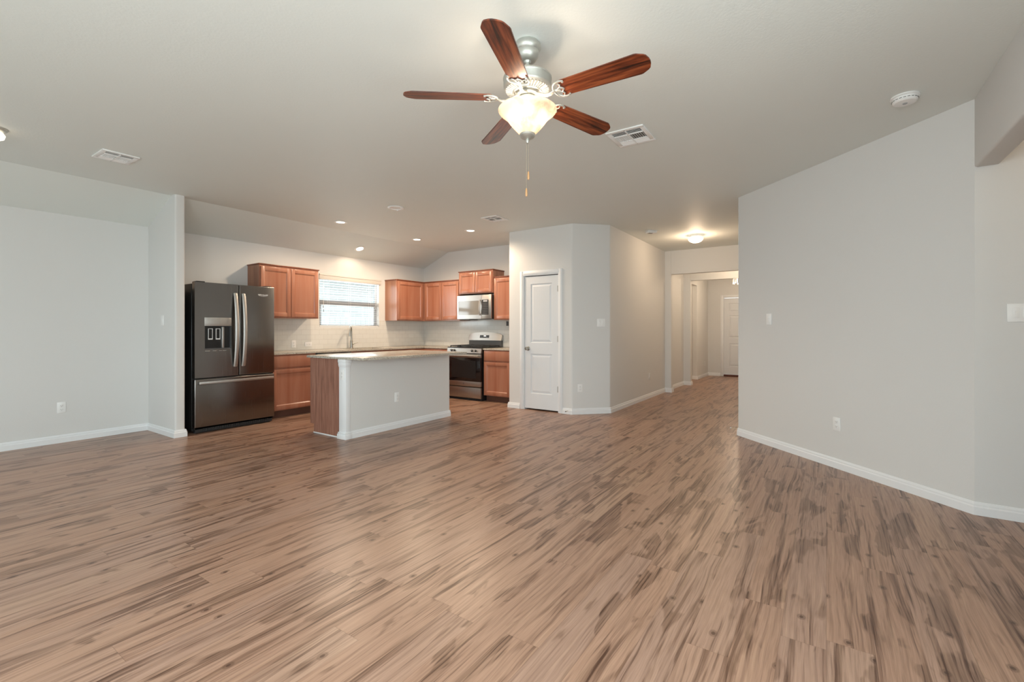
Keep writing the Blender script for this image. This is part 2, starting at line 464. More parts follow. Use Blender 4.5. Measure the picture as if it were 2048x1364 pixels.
DY0, DY1, DZ = 3.235, 3.845, 2.045
b = B()
add_prism(b, [(6.0, DY1), (6.12, DY1), (6.12, 4.0), (XS, 4.0), (XS, 4.12), (6.0, 4.12)], 0, H, (5,), 0.018)
add_box(b, 6.0, 6.12, DY0, DY1, DZ, H)
add_prism(b, [(6.0, 3.02), (6.41, 2.61), (6.87, 2.61), (6.87, 2.73), (6.46, 2.73), (6.12, 3.07), (6.12, DY0), (6.0, DY0)], 0, H, (0, 1), 0.018)
struct('wall_pantry', b, 'wall', True, label='angled pantry wall around the white door')
b = B(); add_box(b, 6.87, 10.72, 2.61, 2.73, 0, H); struct('wall_hall_left', b, 'wall', label='left wall of the hallway')
b = B()
add_prism(b, [(9.18, 2.49), (9.30, 2.49), (9.30, 2.61), (9.18, 2.61)], 0, H, (0, 1), 0.015)
add_box(b, 9.18, 9.30, 0.84, 2.49, HB, H)
struct('wall_hall_header', b, 'wall', True, label='first header across the hallway')
b = B()
add_prism(b, [(10.60, 2.46), (10.72, 2.46), (10.72, 2.61), (10.60, 2.61)], 0, H, (0, 1), 0.015)
add_box(b, 10.60, 10.72, 0.84, 2.46, HB, H)
struct('wall_entry_header', b, 'wall', True, label='second header before the entry')
b = B()
add_prism(b, [(11.93, 2.61), (13.15, 2.61), (13.15, 2.73), (11.93, 2.73)], 0, H, (0, 3), 0.015)
add_box(b, 10.72, 11.93, 2.61, 2.73, HB, H)
struct('wall_entry_left', b, 'wall', True)
b = B(); add_box(b, 10.60, 10.72, 2.73, 4.0, 0, H); add_box(b, 11.93, 12.05, 2.73, 4.0, 0, H); add_box(b, 10.6, 12.05, 4.0, 4.12, 0, H)
struct('wall_side_passage', b, 'wall')
EY0, EY1, EZ = 1.33, 2.235, 2.055
b = B()
add_box(b, 13.15, 13.27, EY1, 2.73, 0, H); add_box(b, 13.15, 13.27, 0.72, EY0, 0, H); add_box(b, 13.15, 13.27, EY0, EY1, EZ, H)
struct('wall_entry_back', b, 'wall', label='end wall of the entry with the front door')
b = B(); add_prism(b, [(5.90, 0.84), (5.95, 0.72), (13.15, 0.72), (13.15, 0.84)], 0, H); struct('wall_hall_right', b, 'wall')
b = B(); add_prism(b, [(4.25, -0.81), (4.37, -0.81), (5.95, 0.72), (5.90, 0.84)], 0, H, (3,), 0.018)
struct('wall_diagonal', b, 'wall', True, label='large diagonal wall on the right')
b = B(); add_box(b, 4.25, 4.37, -2.82, -0.81, 0, H); struct('wall_right', b, 'wall', label='wall at the far right beyond the header')
b = B()
add_box(b, 2.52, 4.27, -0.93, -0.81, HB, H + 0.04, 0.014, 4)
add_box(b, 1.60, 2.55, -0.93, -0.81, 0, H); add_box(b, -1.72, -1.0, -0.93, -0.81, 0, H)
add_box(b, -1.0, 1.60, -0.93, -0.81, 0, 0.65); add_box(b, -1.0, 1.60, -0.93, -0.81, 2.15, H)
struct('wall_right_header', b, 'wall', True, label='header over the opening at the right edge')
b = B(); add_box(b, 2.43, 4.25, -2.82, -2.70, 0, H); add_box(b, 2.43, 2.55, -2.70, -0.93, 0, H); struct('wall_side_hall', b, 'wall')
# window wall behind the camera
holes = [(-0.4, 1.6), (2.0, 4.0), (4.75, 6.25)]
b = B(); ys = [-0.93] + [v for h in holes for v in h] + [6.95]
for i in range(0, len(ys), 2): add_box(b, -1.72, -1.6, ys[i], ys[i + 1], 0, H)
for y0, y1 in holes:
    add_box(b, -1.72, -1.6, y0, y1, 0, 0.45); add_box(b, -1.72, -1.6, y0, y1, 2.15, H)
struct('wall_back', b, 'wall')
for i, (y0, y1) in enumerate(holes):
    b = B(); t = 0.05
    add_box(b, -1.70, -1.64, y0, y0 + t, 0.45, 2.15); add_box(b, -1.70, -1.64, y1 - t, y1, 0.45, 2.15)
    add_box(b, -1.70, -1.64, y0 + t, y1 - t, 0.45, 0.45 + t); add_box(b, -1.70, -1.64, y0 + t, y1 - t, 2.15 - t, 2.15)
    add_box(b, -1.70, -1.64, y0 + t, y1 - t, 1.28, 1.32); m_ = (y0 + y1) / 2; add_box(b, -1.70, -1.64, m_ - .03, m_ + .03, 0.5, 2.1)
    w = struct('window_%d' % (i + 2), b, 'trim')
    b = B(); add_box(b, -1.675, -1.670, y0 + t, y1 - t, 0.5, 2.1); obj('pane', b, 'glass', w)

b = B(); t = 0.05  # unseen side windows, added to make the room light more even
for x0, x1 in ((-1.0, -0.95), (0.27, 0.33), (1.55, 1.60)): add_box(b, x0, x1, -0.91, -0.86, 0.65, 2.15)
for z in (0.65, 1.38, 2.10):
    for x0, x1 in ((-0.95, 0.27), (0.33, 1.55)): add_box(b, x0, x1, -0.91, -0.86, z, z + 0.05)
w = struct('window_5', b, 'trim')
b = B(); add_box(b, -0.95, 1.55, -0.888, -0.884, 0.7, 2.1); obj('pane', b, 'glass', w)

# baseboards: stepped profile swept along each wall line (room on the left of the travel direction)
def baseboard(name, pts):
    b = B(); prof = [(0, 0), (0.016, 0), (0.016, 0.052), (0.011, 0.060), (0.011, 0.070), (0.006, 0.084), (0, 0.084)]
    P = [Vector(p) for p in pts]; n = len(P); secs = []
    for i in range(n):
        d0 = (P[i] - P[i - 1]).normalized() if i else None
        d1 = (P[i + 1] - P[i]).normalized() if i < n - 1 else None
        if d0 is None: nn = Vector((-d1.y, d1.x)); k = 1
        elif d1 is None: nn = Vector((-d0.y, d0.x)); k = 1
        else:
            n0 = Vector((-d0.y, d0.x)); n1 = Vector((-d1.y, d1.x)); nn = (n0 + n1).normalized(); k = 1 / max(0.3, nn.dot(n0))
        secs.append([b.verts.new((P[i].x + nn.x * k * o, P[i].y + nn.y * k * o, z)) for o, z in prof])
    m = len(prof)
    for a, c in zip(secs, secs[1:]):
        for k in range(m): b.faces.new((a[k], a[(k + 1) % m], c[(k + 1) % m], c[k]))
    b.faces.new(secs[0]); b.faces.new(secs[-1][::-1])
    return struct(name, b, 'trim')
baseboard('baseboard_left', [(2.30, 6.12), (2.30, 6.06), (2.2, 6.06), (2.2, YW), (-1.6, YW)])
baseboard('baseboard_pantry_left', [(6.0, 3.91), (6.0, 4.12), (6.22, 4.12)])
baseboard('baseboard_hall_left', [(9.30, 2.60), (9.30, 2.49), (9.18, 2.49), (9.18, 2.61), (6.41, 2.61), (6.0, 3.02), (6.0, 3.17)][::-1] if False else [(6.0, 3.17), (6.0, 3.02), (6.41, 2.61), (9.18, 2.61), (9.18, 2.49), (9.30, 2.49), (9.30, 2.61), (10.60, 2.61), (10.60, 2.46), (10.72, 2.46), (10.72, 2.73)][::-1])
baseboard('baseboard_entry', [(11.93, 2.73), (11.93, 2.61), (13.15, 2.61), (13.15, 2.30)][::-1])
baseboard('baseboard_right', [(4.25, -2.70), (4.25, -0.81), (5.90, 0.84), (13.15, 0.84)])
baseboard('baseboard_side_passage', [(10.72, 4.0), (11.93, 4.0)][::-1])

# ------------------------------------------------------------ doors
def panel_face(b, x0, x1, z0, z1, y, depth=0.008, m=0.03):
    """moulded recess with a raised field, added on the face at y (front is -y)"""
    # moulding ring
    for (a0, a1, c0, c1) in ((x0, x1, z0, z0 + 0.012), (x0, x1, z1 - 0.012, z1), (x0, x0 + 0.012, z0 + 0.012, z1 - 0.012), (x1 - 0.012, x1, z0 + 0.012, z1 - 0.012)):
        add_box(b, a0, a1, y - 0.004, y + 0.01, c0, c1, 0.0035, 2)

def moulded_slab(b, w, h, z0, th, panels):
    """door slab front at y=0, with sunk moulded panels"""
    xs = sorted({0.0, w} | {p[0] for p in panels} | {p[1] for p in panels})
    zs = sorted({z0, z0 + h} | {p[2] for p in panels} | {p[3] for p in panels})
    pset = {(p[0], p[2]) for p in panels}
    V = {}
    def vt(x, y, z):
        k = (round(x, 5), round(y, 5), round(z, 5))
        if k not in V: V[k] = b.verts.new((x, y, z))
        return V[k]
    def inp(x, z): return any(p[0] - 1e-6 <= x <= p[1] + 1e-6 and p[2] - 1e-6 <= z <= p[3] + 1e-6 for p in panels)
    for i in range(len(xs) - 1):
        for j in range(len(zs) - 1):
            cx, cz = (xs[i] + xs[i + 1]) / 2, (zs[j] + zs[j + 1]) / 2
            if not inp(cx, cz):
                b.faces.new([vt(xs[i], 0, zs[j]), vt(xs[i + 1], 0, zs[j]), vt(xs[i + 1], 0, zs[j + 1]), vt(xs[i], 0, zs[j + 1])])
    for x0, x1, a, c in panels:
        prev = (x0, x1, a, c, 0.0)
        for ins, y in ((0.008, 0.011), (0.020, 0.011), (0.045, 0.003)):
            cur = (x0 + ins, x1 - ins, a + ins, c - ins, y)
            P = [(prev[0], prev[4], prev[2]), (prev[1], prev[4], prev[2]), (prev[1], prev[4], prev[3]), (prev[0], prev[4], prev[3])]
            Q = [(cur[0], y, cur[2]), (cur[1], y, cur[2]), (cur[1], y, cur[3]), (cur[0], y, cur[3])]
            for k in range(4):
                b.faces.new([vt(*P[k]), vt(*P[(k + 1) % 4]), vt(*Q[(k + 1) % 4]), vt(*Q[k])])
            prev = cur
        b.faces.new([vt(*q) for q in Q])
    # back & sides
    bk = [(0, th, z0), (w, th, z0), (w, th, z0 + h), (0, th, z0 + h)]
    b.faces.new([vt(*p) for p in bk[::-1]])
    add_box(b, 0, 0.004, 0.0005, th, z0, z0 + h); add_box(b, w - 0.004, w, 0.0005, th, z0, z0 + h)
    add_box(b, 0.004, w - 0.004, 0.0125, th, z0, z0 + 0.004); add_box(b, 0.004, w - 0.004, 0.0125, th, z0 + h - 0.004, z0 + h)

def casing(name, parent, w, h, cw=0.062, side_r=True):
    b = B()
    def strip(x0, x1, z0, z1, vert):
        add_box(b, x0, x1, -0.012, 0.0, z0, z1, 0.003, 2)
        if vert: add_box(b, (x0 + x1) / 2 - cw * .25, (x0 + x1) / 2 + cw * .25, -0.018, -0.012, z0, z1, 0.003, 2)
        else: add_box(b, x0, x1, -0.018, -0.012, (z0 + z1) / 2 - cw * .25, (z0 + z1) / 2 + cw * .25, 0.003, 2)
    strip(-cw, 0, 0, h + cw, True); strip(w, w + cw, 0, h + cw, True); strip(0, w, h, h + cw, False)
    # jamb lining
    add_box(b, 0, 0.012, 0.0, 0.118, 0, h); add_box(b, w - 0.012, w, 0.0, 0.118, 0, h); add_box(b, 0.012, w - 0.012, 0.0, 0.118, h - 0.012, h)
    return obj(name, b, 'trim', parent, True)

# pantry door: local x to the viewer's right (world -Y), front -y (world -X)
d = bpy.data.objects.new('door_1', None); COL.objects.link(d); d['kind'] = 'structure'; d['label'] = 'white two-panel pantry door'
d.location = (6.0, DY1, 0); d.rotation_euler = (0, 0, -PI / 2)
dw = DY1 - DY0
casing('door_casing', d, dw, DZ)
b = B(); sw = dw - 0.03
moulded_slab(b, sw, 2.0, 0.022, 0.035, [(0.105, sw - 0.105, 1.02, 1.91), (0.105, sw - 0.105, 0.25, 0.85)])
sl = obj('door_slab', b, 'door', d); sl.location = (0.015, 0.012, 0)
b = B(); add_lathe(b, [(0, 0), (0.030, 0), (0.032, 0.006), (0.012, 0.012), (0.011, 0.035), (0.024, 0.042), (0.029, 0.055), (0.024, 0.068), (0, 0.072)], 24)
k = obj('door_knob', b, 'nickel', sl, True); k.location = (0.062, 0.0, 0.93); k.rotation_euler = (PI / 2, 0, 0)
for z in (1.82, 1.08, 0.34):
    b = B(); add_cyl(b, (0, 0, -0.045), (0, 0, 0.045), 0.006, 10); add_box(b, -0.018, 0.0, 0.002, 0.006, -0.044, 0.044)
    q = obj('hinge', b, 'nickel', sl, True); q.location = (sw + 0.003, -0.004, z)

d = bpy.data.objects.new('door_2', None); COL.objects.link(d); d['kind'] = 'structure'; d['label'] = 'white six-panel front door at the end of the hall'
d.location = (13.15, EY1, 0); d.rotation_euler = (0, 0, -PI / 2)
ew = EY1 - EY0
casing('door_casing', d, ew, EZ)
b = B(); sw = ew - 0.03; x1, x2, x3, x4 = 0.12, sw / 2 - 0.055, sw / 2 + 0.055, sw - 0.12
moulded_slab(b, sw, 1.985, 0.05, 0.04, [(x1, x2, 0.26, 0.85), (x3, x4, 0.26, 0.85), (x1, x2, 1.0, 1.58), (x3, x4, 1.0, 1.58), (x1, x2, 1.68, 1.90), (x3, x4, 1.68, 1.90)])
sl = obj('door_slab', b, 'door', d); sl.location = (0.015, 0.03, 0)
b = B(); add_box(b, 0.013, ew - 0.013, -0.02, 0.11, 0.0, 0.045, 0.006); obj('door_sill', b, 'brick_red', d, True)
b = B(); add_lathe(b, [(0, 0), (0.030, 0), (0.030, 0.006), (0.011, 0.012), (0.011, 0.035), (0.027, 0.045), (0.027, 0.06), (0, 0.066)], 20)
k = obj('door_knob', b, 'nickel', sl, True); k.location = (sw - 0.07, 0, 0.95); k.rotation_euler = (PI / 2, 0, 0)

# ------------------------------------------------------------ kitchen window, blind, outdoors
b = B(); y0, y1 = 6.895, 6.935; t = 0.045
add_box(b, WX0, WX0 + t, y0, y1, WZ0, WZ1); add_box(b, WX1 - t, WX1, y0, y1, WZ0, WZ1)
add_box(b, WX0 + t, WX1 - t, y0, y1, WZ0, WZ0 + t); add_box(b, WX0 + t, WX1 - t, y0, y1, WZ1 - t, WZ1)
w = struct('window_1', b, 'frame_grey', label='kitchen window with a white blind')
b = B(); zm = 1.665
add_box(b, WX0 + t, WX1 - t, y0 - 0.012, y1 - 0.01, zm - 0.042, zm + 0.042, 0.004)
add_box(b, WX0 + t, WX0 + t + 0.03, y0 - .005, y1 - 0.01, WZ0 + t, zm - .042); add_box(b, WX1 - t - 0.03, WX1 - t, y0 - .005, y1 - 0.01, WZ0 + t, zm - .042)
obj('meeting_rail', b, 'frame_grey', w)
b = B(); add_box(b, WX0 + t, WX1 - t, 6.925, 6.929, WZ0 + t, zm); obj('pane', b, 'glass', w)
b = B(); add_box(b, WX0 + t, WX1 - t, 6.915, 6.919, zm, WZ1 - t); obj('pane', b, 'glass', w)
b = B(); add_box(b, WX0, WX1, 6.832, 6.895, WZ0 - 0.004, WZ0 + 0.008, 0.002); obj('window_sill', b, 'trim', w)

bl = thing('window_blind', 'white horizontal slat blind hanging in the kitchen window above the sink', 'blind', (0, 0, 0))
bl.location = (WX0, 6.85, WZ0)
L = WX1 - WX0; Ht = WZ1 - WZ0
b = B(); add_box(b, -0.01, L + 0.035, -0.045, -0.022, Ht - 0.045, Ht + 0.045, 0.005); add_box(b, -0.01, L + 0.035, -0.052, -0.022, Ht + 0.02, Ht + 0.045, 0.003)
obj('valance', b, 'valance', bl, True)
b = B(); ns = 19
for i in range(ns):
    z = 0.055 + (Ht - 0.11) * i / (ns - 1); a = math.radians(1.5)
    c_, s_ = math.cos(a) * 0.023, math.sin(a) * 0.023
    add_prism_axis(b, [(0.006 - c_, z - s_ - .0010), (0.006, z + 0.0004), (0.006 + c_, z + s_ - .0010), (0.006 + c_, z + s_ + .0010), (0.006, z + 0.0024), (0.006 - c_, z - s_ + .0010)], 0.012, L - 0.012, 'x')
obj('slats', b, 'blind', bl)
b = B(); add_box(b, 0.012, L - 0.012, -0.018, 0.03, 0.012, 0.032, 0.004); obj('bottom_rail', b, 'blind', bl, True)
for x in (0.18, 0.60, 1.03):
    b = B()
    for yy in (-0.02, 0.032): add_box(b, x - .001, x + .001, yy - .001, yy + .001, 0.03, Ht - 0.045)
    add_box(b, x - .001, x + .001, -0.019, 0.031, 0.03, 0.032)
    obj('ladder_cord', b, 'blind', bl)
for x, zt, zb in ((0.07, 0.36, 0.30), (0.078, 0.30, 0.235), (L - 0.075, 0.40, 0.34), (L - 0.083, 0.34, 0.275)):
    b = B(); add_box(b, x - .001, x + .001, -.0235, -.0215, zt, Ht - 0.045); cc = obj('pull_cord', b, 'blind', bl)
    b = B(); add_tube(b, [(x, -0.0225, zt), (x, -0.0225, (zt + zb) / 2), (x, -0.0225, zb + .02)], [0.003, 0.006, 0.007], 8); obj('tassel', b, 'grey_shadow', cc, True)

b = B(); add_box(b, -30, 40, -30, 40, -0.32, -0.30); o = obj('ground', b, 'bounce_ground'); o['kind'] = 'structure'; o['label'] = 'ground outside the window'
nh = thing('neighbour_house', 'pale brick house seen through the kitchen window behind the blind', 'house', (9.2, 11.2, -0.3))
box('wall', 'brick', nh, -4.0, 3.0, 0, 3.0, 0, 3.0)
box('eave', 'soffit', nh, -4.4, 3.4, -0.5, 3.4, 3.0, 3.25, 0.02)
b = B(); add_prism_axis(b, [(-0.6, 3.25), (3.6, 3.25), (1.5, 4.6)], -4.5, 3.5, 'x'); obj('roof', b, 'frame_grey', nh)
fn = thing('yard_fence', 'pale yard fence seen through the lower half of the kitchen window', 'fence', (8.2, 9.6, -0.3))
b = B()
for i in range(44): add_box(b, -3.2 + i * 0.145, -3.2 + i * 0.145 + 0.138, 0, 0.02, 0.03, 1.83, 0.003, 1)
obj('pickets', b, 'fence', fn)
b = B()
for z in (0.4, 1.5): add_box(b, -3.2, 3.18, 0.02, 0.06, z, z + 0.09)
obj('rail', b, 'fence', fn)
for x in (-3.1, -1.1, 0.9, 2.9): box('post', 'fence', fn, x, x + 0.09, 0.06, 0.15, 0.0, 1.9)

# ------------------------------------------------------------ backsplash
b = B(); TZ0, TZ1 = 0.90, 1.385
add_box(b, 3.345, WX0 - .0, YW - 0.008, YW, TZ0, TZ1); add_box(b, WX0, WX1, YW - 0.008, YW, TZ0, WZ0); add_box(b, WX1, XS, YW - 0.008, YW, TZ0, TZ1)
struct('wall_tile_window_side', b, 'tile_k', label='white subway tile under the window')
b = B(); add_box(b, XS - 0.008, XS, 4.12, YW - 0.008, TZ0, TZ1); add_box(b, XS - 0.008, XS, 4.80, 5.60, TZ1, 1.45)
struct('wall_tile_range_side', b, 'tile_s', label='white subway tile behind the range')

# ------------------------------------------------------------ cabinets
def cab_door(parent, name, x0, x1, z0, z1, y=0.0, mat='cabinet', flat=False):
    b = B(); f = 0.055; th = 0.021
    if flat:
        add_box(b, x0, x1, y - th, y, z0, z1, 0.004)
    else:
        add_box(b, x0, x0 + f, y - th, y, z0, z1, 0.003); add_box(b, x1 - f, x1, y - th, y, z0, z1, 0.003)
        add_box(b, x0 + f, x1 - f, y - th, y, z1 - f, z1, 0.003); add_box(b, x0 + f, x1 - f, y - th, y, z0, z0 + f, 0.003)
        # bevelled inner moulding and sunk panel
        g = 0.013
        A = [(x0 + f, z0 + f), (x1 - f, z0 + f), (x1 - f, z1 - f), (x0 + f, z1 - f)]
        Q = [(x0 + f + g, z0 + f + g), (x1 - f - g, z0 + f + g), (x1 - f - g, z1 - f - g), (x0 + f + g, z1 - f - g)]
        va = [b.verts.new((p[0], y - th + 0.002, p[1])) for p in A]; vq = [b.verts.new((p[0], y - 0.007, p[1])) for p in Q]
        for k in range(4): b.faces.new((va[k], va[(k + 1) % 4], vq[(k + 1) % 4], vq[k]))
        b.faces.new(vq)
    return obj(name, b, mat, parent, True)

def upper(name, label, loc, rz, w, z0, z1, depth, ndoors, crown=True, left_fill=0.0, right_fill=0.0, group=None, ol=0.012, orr=0.012):
    t = thing(name, label, 'cabinet', loc, rz, group)
    h = z1 - z0
    b = B()
    add_box(b, 0, w, 0.019, depth, 0, h)              # carcass
    obj('carcass', b, 'cab_side', t)
    b = B(); fr = 0.035                                # face frame
    add_box(b, 0, fr, 0, 0.019, 0, h); add_box(b, w - fr, w, 0, 0.019, 0, h)
    add_box(b, fr, w - fr, 0, 0.019, h - 0.04, h); add_box(b, fr, w - fr, 0, 0.019, 0, 0.04)
    if left_fill or right_fill: add_box(b, fr, w - fr, 0.004, 0.019, 0.04, h - 0.04)
    obj('face_frame', b, 'cabinet', t)
    if crown:
        b = B(); add_box(b, -ol, w + orr, -0.016, depth, h, h + 0.018, 0.004); obj('top_trim', b, 'cab_dark', t, True)
    a0, a1 = 0.014 + left_fill, w - 0.014 - right_fill
    step = (a1 - a0) / ndoors
    for i in range(ndoors):
        cab_door(t, 'door', a0 + i * step + (0.004 if i else 0), a0 + (i + 1) * step - (0.004 if i < ndoors - 1 else 0), 0.018, h - 0.022, -0.001)
    return t

def base(name, label, loc, rz, w, depth, ndoors, ndraw, height=0.872, left_fill=0.0, right_fill=0.0, group=None, carc=None):
    t = thing(name, label, 'cabinet', loc, rz, group)
    b = B(); add_box(b, 0, w, 0.019, depth, 0.105, carc or height); obj('carcass', b, 'cab_side', t)
    b = B(); fr = 0.035
    add_box(b, 0, fr, 0, 0.019, 0.105, height); add_box(b, w - fr, w, 0, 0.019, 0.105, height)
    add_box(b, fr, w - fr, 0, 0.019, height - 0.035, height); add_box(b, fr, w - fr, 0, 0.019, 0.105, 0.14); add_box(b, fr, w - fr, 0.0, 0.019, 0.66, 0.70)
    if left_fill or right_fill: add_box(b, fr, w - fr, 0.004, 0.019, 0.14, height - 0.035)
    obj('face_frame', b, 'cabinet', t)
    b = B(); add_box(b, 0, w, 0.075, depth, 0, 0.105); obj('toe_kick', b, 'toe', t)
    a0, a1 = 0.014 + left_fill, w - 0.014 - right_fill
    for n_, z0, z1, nm, flat in ((ndraw, 0.695, height - 0.018, 'drawer', True), (ndoors, 0.118, 0.670, 'door', False)):
        step = (a1 - a0) / n_
        for i in range(n_):
            cab_door(t, nm, a0 + i * step + (0.004 if i else 0), a0 + (i + 1) * step - (0.004 if i < n_ - 1 else 0), z0, z1, -0.001, flat=flat)
    return t

UZ0, UZ1 = 1.385, 2.125
UD = 0.315
upper('upper_cabinet', 'two-door cherry wall cabinet between refrigerator and window', (3.37, YW - UD, UZ0), 0, 0.905, UZ0, UZ1, UD, 2)
upper('upper_cabinet', 'single-door cherry corner wall cabinet right of the window', (5.86, YW - UD, UZ0), 0, XS - 5.862, UZ0, UZ1, UD, 1, right_fill=UD + 0.03, orr=0)
upper('upper_cabinet', 'two-door cherry wall cabinet between the corner and the microwave', (XS - UD, YW - UD - 0.001, UZ0), -PI / 2, YW - UD - 5.603, UZ0, UZ1, UD, 2, left_fill=0.03, ol=-0.018, orr=-0.001)
upper('upper_cabinet', 'small raised two-door cabinet above the microwave', (XS - UD - 0.02, 5.5985, 1.865), -PI / 2, 0.776, 1.865, 2.262, UD + 0.02, 2)
upper('upper_cabinet', 'single-door cherry wall cabinet right of the microwave beside the pantry', (XS - UD, 4.817, UZ0), -PI / 2, 0.56, UZ0, UZ1, UD, 1, ol=-0.001)

BF = YW - 0.61   # base front plane on the window wall
BX = XS - 0.61
base('base_cabinet', 'cherry base cabinet with drawer beside the black refrigerator', (3.37, BF, 0), 0, 0.665, 0.605, 1, 1)
base('sink_base_cabinet', 'cherry sink base cabinet behind the island under the window', (4.66, BF, 0), 0, 0.915, 0.60, 2, 2, carc=0.69)
base('corner_base_cabinet', 'cherry corner base cabinet between sink and range', (5.577, BF, 0), 0, BX - 5.577, 0.605, 1, 1)
base('base_cabinet', 'cherry base cabinet left of the range near the corner', (BX, BF - 0.001, 0), -PI / 2, BF - 0.001 - 5.600, 0.605, 1, 1)
base('base_cabinet', 'cherry base cabinet with one drawer between range and pantry', (BX, 4.812, 0), -PI / 2, 0.56, 0.605, 1, 1)

# dishwasher
t = thing('dishwasher', 'dishwasher beside the sink, pale front edge just left of the island', 'dishwasher', (4.045, BF - 0.03, 0))
box('body', 'blackmatte', t, 0, 0.605, 0.05, 0.60, 0.11, 0.865)
box('front_door', 'steel', t, 0.004, 0.601, 0.0, 0.05, 0.125, 0.86, 0.006)
box('kick_plate', 'black', t, 0.004, 0.601, 0.07, 0.09, 0.0, 0.11)
b = B(); add_tube(b, [(0.06, -0.035, 0.80), (0.545, -0.035, 0.80)], 0.010, 10); add_cyl(b, (0.08, -0.035, 0.80), (0.08, 0.002, 0.80), 0.007); add_cyl(b, (0.525, -0.035, 0.80), (0.525, 0.002, 0.80), 0.007)
obj('handle', b, 'steel', t, True)

# countertops
CT0, CT1 = 0.874, 0.898
SX0, SX1, SY0, SY1 = 4.76, 5.46, 6.30, 6.70
b = B(); f = BF - 0.03; fx = BX - 0.03; e = 0.002
for x0, x1, y0, y1 in ((3.36, SX0, f, YW - .009), (SX1, XS - .009, f, YW - .009), (SX0, SX1, f, SY0), (SX0, SX1, SY1, YW - .009), (fx, XS - .009, 5.600, f)):
    add_box(b, x0, x1, y0, y1, CT0, CT1)
bmesh.ops.remove_doubles(b, verts=b.verts, dist=1e-5)
o = obj('countertop', b, 'granite'); o['label'] = 'L-shaped speckled granite counter along the window wall and corner'; o['category'] = 'countertop'
b = B(); add_box(b, fx, XS - .009, 4.122, 4.814, CT0, CT1, 0.003)
o = obj('countertop', b, 'granite', None, True); o['label'] = 'short granite counter between the range and the pantry'; o['category'] = 'countertop'

# sink and faucet
sk = thing('kitchen_sink', 'stainless sink sunk in the counter below the window', 'sink', ((SX0 + SX1) / 2, (SY0 + SY1) / 2, 0.70))
b = B(); hx, hy = (SX1 - SX0) / 2 - .002, (SY1 - SY0) / 2 - .002
for q in ((-hx, hx, -hy, hy, 0, 0.006), (-hx, -hx + .006, -hy, hy, 0.006, 0.172), (hx - .006, hx, -hy, hy, 0.006, 0.172), (-hx + .006, hx - .006, -hy, -hy + .006, 0.006, 0.172), (-hx + .006, hx - .006, hy - .006, hy, 0.006, 0.172)):
    add_box(b, *q)
obj('basin', b, 'steel', sk)
b = B(); add_lathe(b, [(0, 0.012), (0.035, 0.012), (0.045, 0.006), (0.0, 0.006)], 20); obj('drain', b, 'nickel', sk, True)
fa = thing('kitchen_faucet', 'tall stainless gooseneck faucet on the counter below the window', 'faucet', (5.06, 6.755, CT1))
b = B(); add_lathe(b, [(0, 0), (0.030, 0), (0.030, 0.010), (0.023, 0.016), (0.022, 0.12), (0.014, 0.140), (0.0, 0.115)], 24); obj('base', b, 'nickel', fa, True)
dx, dy = -0.72, -0.69; R_ = 0.075
pts = [(0, 0, 0.10), (0, 0, 0.20), (0, 0, 0.30)]
for k in range(1, 13):
    a = PI * k / 12; r = R_ * (1 - math.cos(a)); pts.append((dx * r, dy * r, 0.30 + R_ * math.sin(a)))
b = B(); add_tube(b, pts, 0.013, 12); obj('spout', b, 'nickel', fa, True)
ex, ey = dx * 2 * R_, dy * 2 * R_
b = B(); add_tube(b, [(ex, ey, 0.305), (ex, ey, 0.27), (ex, ey, 0.22), (ex, ey, 0.205)], [0.012, 0.014, 0.018, 0.017], 14); obj('spray_head', b, 'nickel', fa, True)
b = B(); add_cyl(b, (0.012, 0, 0.075), (0.045, -0.008, 0.078), 0.012); add_tube(b, [(0.04, -0.006, 0.078), (0.085, -0.015, 0.088), (0.12, -0.02, 0.098)], [0.007, 0.006, 0.005], 10); obj('lever', b, 'nickel', fa, True)

# ------------------------------------------------------------ island
isl = thing('kitchen_island', 'kitchen island with pale front wall, wood end panel and granite top', 'island', (3.22, 4.40, 0))
IW, ID = 1.705, 0.70
b = B(); add_box(b, 0.06, IW, 0.0, 0.115, 0, CT0 + .012); obj('knee_wall', b, 'wall', isl)
b = B(); add_box(b, 0.0, 0.06, -0.004, 0.118, 0, CT0 + .012, 0.003); obj('end_post', b, 'trim', isl, True)
b = B()
for i, (o_, z0, z1) in enumerate(((0.005, 0.800, 0.815), (0.009, 0.815, 0.850), (0.014, 0.850, CT0 + .012))):
    add_box(b, -o_, 0.06 + o_ * .6, -0.004 - o_, 0.118 + o_ * .3, z0, z1, 0.003)
obj('post_capital', b, 'trim', isl, True)
b = B()
for o_, z0, z1 in ((0.016, 0.0, 0.055), (0.010, 0.055, 0.075)):
    add_box(b, -o_, 0.072, -0.004 - o_, 0.118 + o_, z0, z1, 0.003)
obj('post_base', b, 'trim', isl, True)
b = B(); add_prism_axis(b, [(0.0, 0), (-0.016, 0), (-0.016, 0.052), (-0.011, 0.060), (-0.011, 0.070), (-0.006, 0.084), (0, 0.084)], 0.07, IW + 0.014, 'x')
add_prism_axis(b, [(IW, 0), (IW + .016, 0), (IW + .016, 0.052), (IW + .011, 0.060), (IW + .011, 0.070), (IW + .006, 0.084), (IW, 0.084)], -0.014, 0.115, 'y')
obj('base_moulding', b, 'trim', isl)
b = B(); add_prism_axis(b, [(0.118, 0), (ID - 0.075, 0), (ID - 0.075, 0.105), (ID, 0.105), (ID, CT0 + .012), (0.118, CT0 + .012)], 0.022, 0.034, 'y' if False else 'x')
obj('end_panel', b, 'island_panel', isl)
box('quarter_round', 'trim', isl, 0.010, 0.022, 0.14, ID - 0.075, 0, 0.014, 0.004)
b = B(); add_box(b, 0.034, IW, 0.115, ID - 0.022, 0.105, CT0 + .012); add_box(b, 0.034, IW, 0.115, ID - 0.10, 0, 0.105); obj('cabinet_box', b, 'cab_side', isl)
